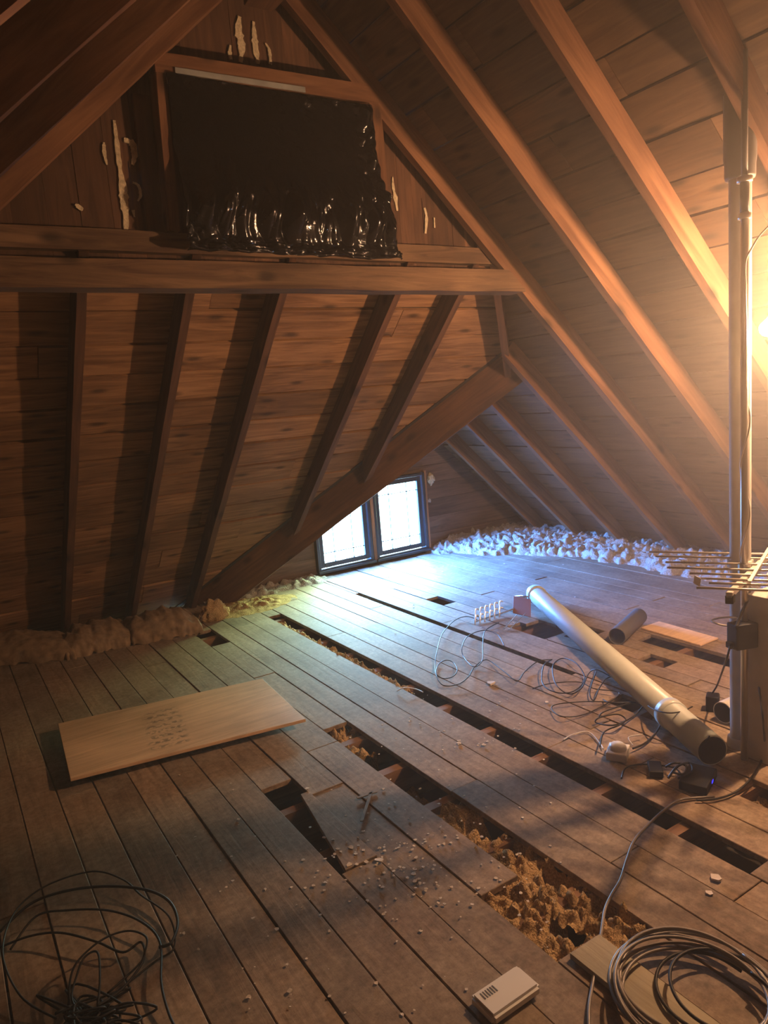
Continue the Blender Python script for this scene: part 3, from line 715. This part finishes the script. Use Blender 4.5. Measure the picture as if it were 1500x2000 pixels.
for px, py, r in ((685, 1655, .013), (740, 1680, .015), (682, 1690, .012), (716, 1684, .009), (808, 1708, .010), (465, 1600, .008), (345, 1672, .006), (540, 1815, .008), (565, 1935, .008), (486, 1948, .008),
                  (735, 1920, .006), (868, 1766, .006), (935, 1735, .007), (1398, 1716, .020), (1385, 1745, .012), (600, 1540, .010), (960, 1335, .025), (1068, 1372, .012), (945, 1455, .012), (897, 1452, .012), (822, 1818, .007)):
    chip(px, py, r)
tag(obj('plaster_chips', bm, M['chip']), 'scattered white plaster chips and crumbs over the floorboards', 'debris', kind='stuff')

# ---------------------------------------------------------------- vent pipe, mast, posts
vp = P(1446, 1455)
root = empty('vent_pipe', (vp.x, vp.y, 0), 0, 'white vertical vent pipe rising from the floor through the roof', 'pipe')
R0 = .039
ztop = zr(vp.x)+DEP/cs-.004
bm = bmesh.new(); cyl(bm, (0, 0, .001), (0, 0, ztop), R0, 32, cap=False); obj('pipe', bm, M['paint'], root, smooth=True)
bm = bmesh.new(); zc = PY(1445, 350, vp.y).z
lathe(bm, [(0, R0+.001), (0, .050), (.01, .053), (.05, .053), (.07, .056), (.07+ztop-zc-.08, .056)], (0, 0, zc), (0, 0, 1), 32); obj('roof_collar', bm, M['greypipe'], root, smooth=True)
bm = bmesh.new(); zc = PY(1445, 1107, vp.y).z
lathe(bm, [(0, R0), (0, R0+.008), (.012, R0+.010), (.03, R0+.008), (.03, R0)], (0, 0, zc), (0, 0, 1), 32); obj('coupling', bm, M['paint'], root, smooth=True)
bm = bmesh.new(); lathe(bm, [(0, R0+.012), (.035, R0+.010), (.04, R0)], (0, 0, .0), (0, 0, 1), 32); obj('base_hub', bm, M['paint'], root, smooth=True)

mp_ = PY(1454, 900, vp.y-.075)
mpos = Vector((mp_.x, mp_.y, 0))
root = empty('antenna_mast', mpos, 0, 'thin bright metal mast standing in front of the vent pipe', 'mast')
z350, z420, z915 = PY(1454, 350, mpos.y).z, PY(1454, 422, mpos.y).z, PY(1454, 915, mpos.y).z
bm = bmesh.new(); cyl(bm, (0, 0, .001), (0, 0, z420), .0135, 18); obj('pole', bm, M['steel'], root, smooth=True)
bm = bmesh.new(); cyl(bm, (0, 0, z420), (0, 0, z350), .015, 18); obj('sleeve', bm, M['greypipe'], root, smooth=True)
for z_, r_ in ((z420, .022), (z350, .026)):
    bm = bmesh.new(); lathe(bm, [(-.010, .014), (-.010, r_), (.008, r_), (.012, .014)], (0, 0, z_), (0, 0, 1), 20); obj('collar', bm, M['steel'], root, smooth=True)
bm = bmesh.new(); zt_ = zr(mpos.x)
cyl(bm, (0, 0, z350), (0, 0, zt_+DEP/cs-.006), .011, 14); obj('upper_rod', bm, M['greypipe'], root, smooth=True)
bm = bmesh.new(); tube(bm, spline([(.016*math.cos(a), .016*math.sin(a)-.003, .72+a*.055) for a in [i*.9 for i in range(1, 16)]], 5), .0035, 6); obj('coax_wrap', bm, M['whitecable'], root, smooth=True)

# square painted post to the right
sp = P(1490, 1482)
bm = bmesh.new(); abox(bm, sp.x-.035, sp.x+.115, sp.y-.04, sp.y+.05, .0005, .68); bevel(bm, .004, 2)
tag(obj('painted_post', bm, M['paint']), 'short pale painted post beside the vent pipe at the right edge', 'post')
bm = bmesh.new(); abox(bm, sp.x+.12, sp.x+.26, sp.y-.02, sp.y+.02, .0005, .66); bevel(bm, .003, 1)
tag(obj('wood_upright', bm, M['raft']), 'brown upright board next to the pale painted post', 'board')

# ---------------------------------------------------------------- lamp
LP = PY(1499, 641, 1.555)
root = empty('clip_lamp', LP, 0, 'bare lit bulb in a brass socket at the right edge beside the mast', 'lamp')
bm = bmesh.new(); d = Vector((.3, -.2, .93)).normalized()
lathe(bm, [(-.030, .0), (-.028, .010), (-.020, .021), (-.006, .029), (.008, .028), (.024, .019), (.036, .013)], (0, 0, 0), d, 24); obj('bulb', bm, M['bulb'], root, smooth=True)
bm = bmesh.new(); lathe(bm, [(.036, .0), (.036, .016), (.075, .018), (.085, .010), (.09, .0)], (0, 0, 0), d, 20); obj('socket', bm, M['glassrim'], root, smooth=True)
LP2 = Vector((3.12, 1.46, 1.755))
root2 = empty('clip_lamp', LP2, 0, 'brightest bare bulb, just beyond the right edge under the roof boards', 'lamp')
bm = bmesh.new(); lathe(bm, [(-.030, .0), (-.028, .010), (-.020, .021), (-.006, .029), (.008, .028), (.024, .019), (.036, .013)], (0, 0, 0), d, 24); obj('bulb', bm, emit('second_bulb', (1, .55, .29), LAMP_W*20), root2, smooth=True)
bm = bmesh.new(); lathe(bm, [(.036, .0), (.036, .016), (.075, .018), (.085, .010), (.09, .0)], (0, 0, 0), d, 20); obj('socket', bm, M['glassrim'], root2, smooth=True)
a_ = mpos+Vector((.016, -.008, 0))
pts = [PY(1457, 760, mpos.y-.012), PY(1457, 640, mpos.y-.015), PY(1456, 560, mpos.y-.015), PY(1456, 512, mpos.y-.015), PY(1468, 485, mpos.y-.02), PY(1488, 455, mpos.y-.03), PY(1515, 438, mpos.y-.04),
       PY(1550, 470, mpos.y-.04), LP2+d*.13+Vector((.01, 0, .05)), LP2+d*.085]
bm = bmesh.new(); tube(bm, spline(pts, 8), .0035, 7); tag(obj('lamp_cord', bm, M['whitecable'], smooth=True), 'thin pale cord arching from the mast towards the lamp', 'cord')
bm = bmesh.new(); tube(bm, spline([LP+d*.085, LP+d*.12+Vector((.02, 0, 0)), LP2+Vector((.05, 0, .02)), LP2+d*.09], 8), .0035, 7)
tag(obj('lamp_cord', bm, M['whitecable'], smooth=True), 'short cord joining the two bulb sockets', 'cord')

# ---------------------------------------------------------------- television antenna
tipz = .80; T0 = PY(1424, 1168, 1.40)
bd = (P(1503, 1086, T0.z)-T0).normalized(); ed = (P(1500, 1143, T0.z)-P(1330, 1137, T0.z)).normalized()
root = empty('television_antenna', T0, 0, 'metal television antenna with parallel rods clamped to the mast', 'antenna')
bm = bmesh.new(); BL = .62; b0 = Vector((0, 0, 0))
addbox(bm, -ed*.011, bd*BL, ed*.022, (0, 0, .020)); bevel(bm, .002, 1); obj('boom', bm, M['alu'], root)
bm = bmesh.new(); addbox(bm, -ed*.013-Vector((0, 0, .022)), bd*.03, ed*.026, (0, 0, .030)); bevel(bm, .002, 1); obj('end_cap', bm, M['black'], root)
for k, (t, l) in enumerate(((.03, .20), (.10, .16), (.16, .26), (.23, .22), (.31, .34), (.40, .38), (.50, .46), (.58, .52))):
    bm = bmesh.new(); c = bd*t+Vector((0, 0, .024)); cyl(bm, c-ed*l*(.55 if k < 3 else .85), c+ed*l*.75, .0042, 10); obj('element', bm, M['alu'], root, smooth=True)
for s_, t0_, t1_ in ((.035, .10, .42), (.075, .2, .55)):
    bm = bmesh.new(); addbox(bm, bd*t0_+ed*s_+Vector((0, 0, .03)), bd*(t1_-t0_)+Vector((0, 0, .05)), ed*.012, (0, 0, .006)); obj('strut', bm, M['alu'], root)
bm = bmesh.new(); c = bd*.14-ed*.15; addbox(bm, c+Vector((0, 0, .01)), ed*.022+Vector((0, 0, -.012)), bd*.002, (0.008, 0, .028)); obj('tag', bm, M['white'], root)
bm = bmesh.new(); tube(bm, [Vector((0, 0, .0))+bd*.12, mpos-T0+Vector((0, 0, T0.z-.02)) - Vector((0, 0, 0))*0], .006, 8) if 0 else None
cm = Vector((mpos.x-T0.x, mpos.y-T0.y, .01)); near = bd*cm.dot(bd)+Vector((0, 0, .01))
cyl(bm, near, cm, .007, 10); lathe(bm, [(-.02, .0145), (-.02, .022), (.02, .022), (.02, .0145)], cm, (0, 0, 1), 18); obj('mast_clamp', bm, M['steel'], root)

# black box strapped to the vent pipe
bp_ = PY(1449, 1240, vp.y-R0-.045)
root = empty('amplifier_box', bp_, math.radians(-20), 'black amplifier box strapped to the vent pipe with cords', 'device')
bm = bmesh.new(); abox(bm, -.045, .05, -.03, .03, -.05, .05); bevel(bm, .006, 2); obj('body', bm, M['black'], root)
bm = bmesh.new(); abox(bm, -.062, -.045, -.015, .015, -.045, -.02); bevel(bm, .003, 1); obj('plug', bm, M['black'], root)
bm = bmesh.new(); tube(bm, spline([(-.01, .03, .03), (-.045, .05, .03), (-.05, .11, .03), (0, .13, .03), (.05, .11, .03), (.05, .03, .03)], 6), .004, 6); obj('strap', bm, M['whitecable'], root, smooth=True)
def cable(name, pts, r, mat, label, cat='cable', sub=8):
    bm = bmesh.new(); tube(bm, spline(pts, sub), r, 7); return tag(obj(name, bm, M[mat], smooth=True), label, cat)
cable('black_cable', [PY(1460, 1172, bp_.y), PY(1448, 1198, bp_.y-.01), PY(1438, 1225, bp_.y-.035)], .0055, 'cable', 'thick black cord entering the amplifier box from above')
q1 = P(1392, 1375, .03)
cable('black_cable', [PY(1426, 1262, bp_.y-.01), PY(1418, 1290, bp_.y+.02), PY(1402, 1335, q1.y-.05), q1+Vector((0, 0, .055))], .004, 'cable', 'black cord running down from the amplifier box to its transformer')
bm = bmesh.new(); abox(bm, -.03, .035, -.028, .028, .0, .075); bevel(bm, .008, 2)
o = obj('transformer_plug', bm, M['black']); o.location = (q1.x, q1.y, .001); o.rotation_euler = (0, 0, .5); tag(o, 'black transformer plug on the floor behind the long pipe end', 'device')
cable('coax_cable', [PY(1474, 1255, bp_.y), PY(1478, 1310, bp_.y), PY(1490, 1400, sp.y-.06), P(1492, 1470, .03), P(1470, 1515, .012), P(1440, 1545, .01), P(1400, 1560, .01), P(1360, 1563, .01)], .004, 'cable', 'black cable hanging down the painted post onto the floor')

# ---------------------------------------------------------------- pipes on the floor
def pipe(name, a, c, r, label, mat, th=.004, rings=()):
    a, c = Vector(a), Vector(c); L = (c-a).length; d = (c-a).normalized()
    root = empty(name, a, 0, label, 'pipe')
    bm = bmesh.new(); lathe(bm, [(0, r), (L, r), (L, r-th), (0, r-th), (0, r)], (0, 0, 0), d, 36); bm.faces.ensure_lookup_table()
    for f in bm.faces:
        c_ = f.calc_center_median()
        if (c_-d*c_.dot(d)).length < r-th*.7 and .001 < c_.dot(d) < L-.001: f.material_index = 1  # inner wall coloured dark to stand for shade in the bore
    ob = obj('tube', bm, [M[mat], M['bore_shade_rib']], root, smooth=True)
    for t in rings:
        bm = bmesh.new(); lathe(bm, [(t, r-.001), (t, r+.006), (t+.05, r+.006), (t+.05, r-.001)], (0, 0, 0), d, 36); obj('coupling', bm, M[mat], root, smooth=True)
    return root
r = .062
a = P(1044, 1158, r+.002); c = P(1391, 1466, r+.002)
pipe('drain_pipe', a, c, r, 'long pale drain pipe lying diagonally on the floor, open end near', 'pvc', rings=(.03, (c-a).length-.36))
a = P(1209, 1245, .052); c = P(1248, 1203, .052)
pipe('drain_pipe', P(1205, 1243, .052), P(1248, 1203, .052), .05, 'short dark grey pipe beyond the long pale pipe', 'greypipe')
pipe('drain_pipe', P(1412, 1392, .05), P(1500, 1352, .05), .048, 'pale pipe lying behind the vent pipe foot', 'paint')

# ---------------------------------------------------------------- devices
c0, c1, c3 = P(928, 1946, .036), P(1001, 1897, .036), P(972, 1982, .030)
a1 = math.atan2(c1.y-c0.y, c1.x-c0.x)
root = empty('router', (*((P(988, 1940, .02)).xy), .002), a1, 'white flat router box lying on the boards at bottom centre', 'device')
bm = bmesh.new(); abox(bm, -.082, .082, -.045, .045, 0, .030)
bmesh.ops.bevel(bm, geom=[e for e in bm.edges], offset=.008, segments=4, affect='EDGES'); obj('body', bm, M['white'], root, smooth=False)
bm = bmesh.new()
for k in range(6): abox(bm, -.062+k*.008, -.058+k*.008, .008, .030, .0302, .0308)
obj('vent', bm, M['greypipe'], root)
bm = bmesh.new()
for k in range(4): abox(bm, .0815, .0835, -.03+k*.016, -.019+k*.016, .008, .020)
obj('port', bm, M['black'], root)
# white adapter with round cap
bpz = P(1207, 1478)
root = empty('junction_box', (bpz.x, bpz.y, .002), .55, 'small white junction box with raised top among the cables', 'device')
bm = bmesh.new(); abox(bm, -.05, .05, -.042, .042, 0, .035); bevel(bm, .006, 2); obj('base', bm, M['white'], root)
bm = bmesh.new(); lathe(bm, [(.035, .036), (.048, .034), (.056, .026), (.058, 0)], (0, 0, 0), (0, 0, 1), 24); obj('cap', bm, M['white'], root, smooth=True)
q = P(1280, 1509)
root = empty('power_adapter', (q.x, q.y, .002), .75, 'black power adapter lying on a board near the blue light', 'device')
bm = bmesh.new(); abox(bm, -.045, .045, -.026, .026, 0, .026); bevel(bm, .005, 2); obj('body', bm, M['black'], root)
q = P(1365, 1528)
root = empty('receiver_box', (q.x, q.y, .002), .35, 'black receiver box with a small blue light, in shadow', 'device')
bm = bmesh.new(); abox(bm, -.09, .07, -.05, .05, 0, .035); bevel(bm, .005, 2); obj('body', bm, M['black'], root)
bm = bmesh.new()
for k in range(3): addbox(bm, (-.02+k*.007, -.052, .016), (.005, 0, 0), (0, .001, 0), (.003, 0, .010))
obj('blue_light', bm, M['led'], root)
# small wire antenna by the pipe head
q = P(985, 1228)
root = empty('indoor_antenna', (q.x, q.y, .002), .0, 'small indoor antenna with slotted copper plate and metal prongs', 'antenna')
def lq(px, py, z): v = P(px, py, z); return v-Vector((q.x, q.y, .002))
p0 = lq(1002, 1198, .012); pu = lq(1037, 1206, .012)-p0; pw = lq(1003, 1164, .095)-p0
bm = bmesh.new(); addbox(bm, p0, pu, pw, pu.cross(pw).normalized()*.006); bevel(bm, .002, 1)
obj('plate', bm, M['copper'], root)
for k in range(4):
    bm = bmesh.new(); cyl(bm, p0+pu*.12+pw*(.2+.2*k)-pu.cross(pw).normalized()*.004, p0+pu*.88+pw*(.2+.2*k)-pu.cross(pw).normalized()*.004, .003, 8)
    obj('rib', bm, M['bore_shade_rib'], root)
for k in range(4):
    bm = bmesh.new(); a = p0+pw*1.02+pu*(.1+.1*k)+Vector((0, 0, .004*k)); c = a+pu*.5+Vector((0, 0, .002))
    cyl(bm, a, c, .0035, 8); obj('slat', bm, M['steel'], root, smooth=True)
for i in range(6):
    for j in range(2):
        bm = bmesh.new(); b = lq(928+i*9.5, 1212-i*3.2+j*13-4, .015)
        tube(bm, spline([b, b+Vector((.01, .01, .03)), b+Vector((.03, .02, .055)), b+Vector((.045, .01, .05))], 5), .0055, 7); obj('prong', bm, M['steel'], root, smooth=True)
bm = bmesh.new(); tube(bm, [lq(928, 1214, .012), lq(985, 1196, .02), lq(1022, 1182, .05)], .006, 7); obj('spine', bm, M['steel'], root)
for (p, r_) in (((985, 1228), (1010, 1200)), ((994, 1230), (1026, 1198))):
    bm = bmesh.new(); tube(bm, [lq(*p, .006), lq(*r_, .05)], .003, 6); obj('rod', bm, M['steel'], root)

# ---------------------------------------------------------------- cables on the floor
def fp(L, z=.008, dz=.012): return [P(x, y, z+dz*abs(math.sin(i*1.3))) for i, (x, y) in enumerate(L)]
cable('coax_cable', fp([(975, 1215), (948, 1232), (943, 1262), (942, 1290), (925, 1287+15), (905, 1282), (903, 1262), (915, 1242), (945, 1231), (972, 1240), (985, 1262)], .006, .03), .0028, 'cable', 'thin dark cable looping beside the small indoor antenna')
cable('coax_cable', fp([(936, 1212), (912, 1204), (888, 1212), (864, 1238), (853, 1275), (850, 1300), (852, 1316), (866, 1325), (885, 1321), (893, 1308), (884, 1293), (868, 1290), (855, 1300), (852, 1318), (865, 1338), (893, 1337), (915, 1322), (925, 1305), (940, 1292), (955, 1290), (985, 1312), (1010, 1330), (1025, 1312), (1050, 1292), (1078, 1288)], .006, .02), .0028, 'cable', 'long dark cable curling across the boards left of the small antenna')
cable('coax_cable', fp([(1078, 1288), (1062, 1300), (1060, 1335), (1085, 1352), (1120, 1350), (1142, 1325), (1125, 1295), (1098, 1286), (1080, 1300), (1085, 1335), (1110, 1355), (1135, 1345), (1150, 1315), (1165, 1308), (1190, 1320)], .006, .03), .003, 'cable', 'dark cable coil in the middle of the floor left of the long pipe')
cable('coax_cable', fp([(1040, 1345), (1075, 1335), (1130, 1332), (1160, 1345), (1210, 1355), (1150, 1392), (1100, 1400), (1078, 1385), (1090, 1375), (1150, 1370), (1200, 1372)], .006, .02), .0026, 'cable', 'loose dark cable lying below the middle coil')
cable('coax_cable', fp([(1245, 1322), (1238, 1340), (1250, 1360), (1262, 1345), (1258, 1375), (1235, 1400), (1200, 1416), (1165, 1412), (1170, 1402), (1205, 1395), (1222, 1405), (1210, 1416), (1180, 1430), (1172, 1458)], .008, .03), .0034, 'cable', 'black cable looping down to the junction box')
cable('coax_cable', fp([(1178, 1366), (1192, 1372), (1240, 1372), (1225, 1375), (1180, 1390), (1170, 1400)], .008, .02), .0034, 'cable', 'short dark cable above the junction box cable')
cable('coax_cable', [P(1165, 1310, .02), P(1152, 1352, .02), P(1160, 1368, .01), P(1170, 1345, .03), P(1185, 1325, .02), P(1205, 1322, .01), P(1228, 1333, .04)], .003, 'cable', 'dark cable dipping into the hole by the long pipe')
cable('coax_cable', [P(1258, 1370, .02), P(1272, 1383, .09), P(1300, 1392, .128), P(1330, 1390, .12), P(1352, 1380, .05)], .003, 'cable', 'thin dark cable draped over the long pale pipe')
cable('coax_cable', [P(1236, 1462, .02), P(1262, 1450, .012), P(1285, 1425, .01), P(1292, 1400, .012), P(1270, 1385, .014)], .004, 'cable', 'thick black cable arcing right of the junction box')
cable('coax_cable', [P(1345, 1462, .01), P(1372, 1452, .08), P(1386, 1438, .13)], .003, 'cable', 'thin cable touching the near end of the long pipe')
cable('black_cable', fp([(1214, 1520), (1222, 1500), (1250, 1493), (1290, 1495), (1318, 1500), (1330, 1512)], .006, .006), .0035, 'cable', 'black cord curving behind the power adapter')
for k, L_ in enumerate(([(1300, 1498), (1318, 1490), (1340, 1496), (1335, 1512), (1312, 1508)], [(1305, 1520), (1322, 1498), (1345, 1490), (1352, 1506), (1325, 1520)])):
    cable('black_cable', fp(L_, .02, .03), .0045, 'cable', ['tangled black cord left of the blue light', 'second knot of black cord hugging the receiver box'][k])
cable('white_wire', fp([(1100, 1445), (1120, 1434), (1150, 1430), (1172, 1452), (1178, 1462)], .006, .006), .0026, 'whitecable', 'white wire running into the junction box from the left')
cable('white_wire', fp([(1236, 1455), (1228, 1440), (1255, 1434)], .02, .01), .0022, 'whitecable', 'short white wire kinked above the junction box')
cable('white_wire', fp([(775, 1350), (790, 1343), (812, 1346), (826, 1352)], .006, .02), .003, 'whitecable', 'white wire end beside the long gap in the middle')
# grey cable rising over the right floor to the coil
cable('grey_cable', fp([(1395, 1556), (1330, 1562), (1300, 1580), (1270, 1607), (1240, 1640), (1224, 1680), (1212, 1718), (1196, 1745), (1182, 1775), (1176, 1810), (1170, 1850), (1163, 1890), (1156, 1930), (1150, 1975), (1152, 2040)], .006, .004), .0046, 'greycable', 'grey cable running over the boards down to the coil at bottom right')
# coil bottom right
random.seed(5)
def coil(name, c, R_, n, r, mat, label, z0=.006, jit=.012, sq=1.0, ang=0, drop=0):
    pts = []; N = 14
    for k in range(n*N+1):
        a = 2*math.pi*k/N; t = k/N
        rr = R_+jit*noise.noise(Vector((t*.9, 2, c[0]*7)))*2+.010*math.sin(t*2.1)
        x = rr*math.cos(a)*1.0; y = rr*math.sin(a)*sq
        pts.append(Vector((c[0]+x*math.cos(ang)-y*math.sin(ang)+.02*math.sin(t*1.7), c[1]+x*math.sin(ang)+y*math.cos(ang)+.02*math.cos(t*1.3), z0+r+(t/n)*.035+.004*math.sin(k*.8))))
    return cable(name, pts, r, mat, label, sub=4)
coil('cable_coil', (1.395, .975), .180, 7, .0045, 'greycable', 'large coil of grey cable at the bottom right corner', z0=.018)
coil('cable_coil', (1.43, .93), .125, 2, .0045, 'cable', 'inner loops of dark cable lying within the large grey coil', z0=.018)
# tangle bottom left
def loops(L_, r, mat, label, z=.01): return cable('cable_coil', [P(x, y, z+(zz if zz else 0)) for x, y, zz in L_], r, mat, label)
loops([(110, 1990, .0), (40, 1945, .02), (5, 1860, .03), (30, 1780, .03), (90, 1730, .03), (180, 1702, .03), (240, 1718, .03), (275, 1748, .02), (330, 1790, .02), (340, 1850, .0), (300, 1880, .0), (200, 1960, .02), (165, 1990, .05)], .0028, 'cable', 'wide loop of thin dark cable at bottom left, the outermost')
loops([(0, 1820, .0), (60, 1765, .02), (130, 1740, .03), (210, 1731, .03), (285, 1738, .03), (330, 1760, .03), (347, 1800, .02), (335, 1840, .02), (310, 1850, .02)], .0045, 'cable', 'thick dark cable loop at bottom left, right side bulging')
loops([(20, 1855, 0), (70, 1790, .03), (130, 1778, .03), (210, 1778, .03), (275, 1800, .03), (312, 1840, .02), (315, 1920, .02), (330, 1980, .01), (350, 2020, 0)], .0035, 'cable', 'dark cable loop at bottom left sweeping down out of frame')
loops([(0, 1850, .0), (60, 1828, .02), (120, 1822, .03), (190, 1840, .03), (240, 1860, .02), (275, 1840, .02), (280, 1875, .02), (240, 1930, .02), (190, 1965, .03)], .0035, 'cable', 'low flat cable loop crossing the bottom left tangle')
loops([(140, 1975, .02), (135, 1930, .04), (150, 1880, .05), (200, 1835, .06), (250, 1818, .05), (285, 1830, .04), (283, 1860, .03), (270, 1885, .02), (210, 1940, .02)], .003, 'cable', 'upright narrow cable loop over the bottom left tangle')
loops([(190, 1975, .02), (195, 1910, .04), (190, 1860, .05), (165, 1870, .05), (150, 1905, .04), (140, 1950, .03), (160, 1985, .02)], .003, 'cable', 'small upright cable loop in the bottom left tangle')
pts = []
random.seed(9)
for k in range(90):
    pts.append(P(175+random.gauss(0, 52), 1985+random.gauss(0, 26)+abs(random.gauss(0, 8)), .01+random.random()*.06))
bm = bmesh.new(); tube(bm, spline(pts, 6), .0032, 6)
tag(obj('cable_tangle', bm, M['cable'], smooth=True), 'dense knot of dark cable at the bottom left edge', 'cable')

# ---------------------------------------------------------------- haze volume added for the lens veil around the lamp
if HAZE:
    bm = bmesh.new()
    prof = [(XL-.1, -.17), (XR+.1, -.17), (XR+.1, 0), (RX, RZ+.1), (XL-.1, 0)]
    A = [bm.verts.new((x, Y0+.01, z)) for x, z in prof]; B = [bm.verts.new((x, YG+.09, z)) for x, z in prof]
    bm.faces.new(A); bm.faces.new(B)
    for i in range(5): bm.faces.new((A[i], A[(i+1) % 5], B[(i+1) % 5], B[i]))
    m, n, b = new_mat('glow_air'); n.nodes.remove(b)
    vs = n.nodes.new('ShaderNodeVolumeScatter'); vs.inputs['Color'].default_value = (1, .93, .85, 1); vs.inputs['Density'].default_value = HAZE
    gm = n.nodes.new('ShaderNodeNewGeometry'); ds = n.nodes.new('ShaderNodeVectorMath'); ds.operation = 'DISTANCE'
    n.links.new(gm.outputs['Position'], ds.inputs[0]); ds.inputs[1].default_value = (3.12, 1.46, 1.755)
    dm = n.nodes.new('ShaderNodeMapRange'); dm.interpolation_type = 'SMOOTHSTEP'; dm.inputs['From Min'].default_value = .1; dm.inputs['From Max'].default_value = 1.9
    dm.inputs['To Min'].default_value = HAZE*5; dm.inputs['To Max'].default_value = HAZE; n.links.new(ds.outputs['Value'], dm.inputs[0]); n.links.new(dm.outputs[0], vs.inputs['Density'])
    vs.inputs['Anisotropy'].default_value = .3
    n.links.new(vs.outputs[0], n.nodes['Material Output'].inputs['Volume'])
    o = obj('glow_haze', bm, m); tag(o, 'warm haze volume added for the glow around the lamp', 'haze', kind='stuff')
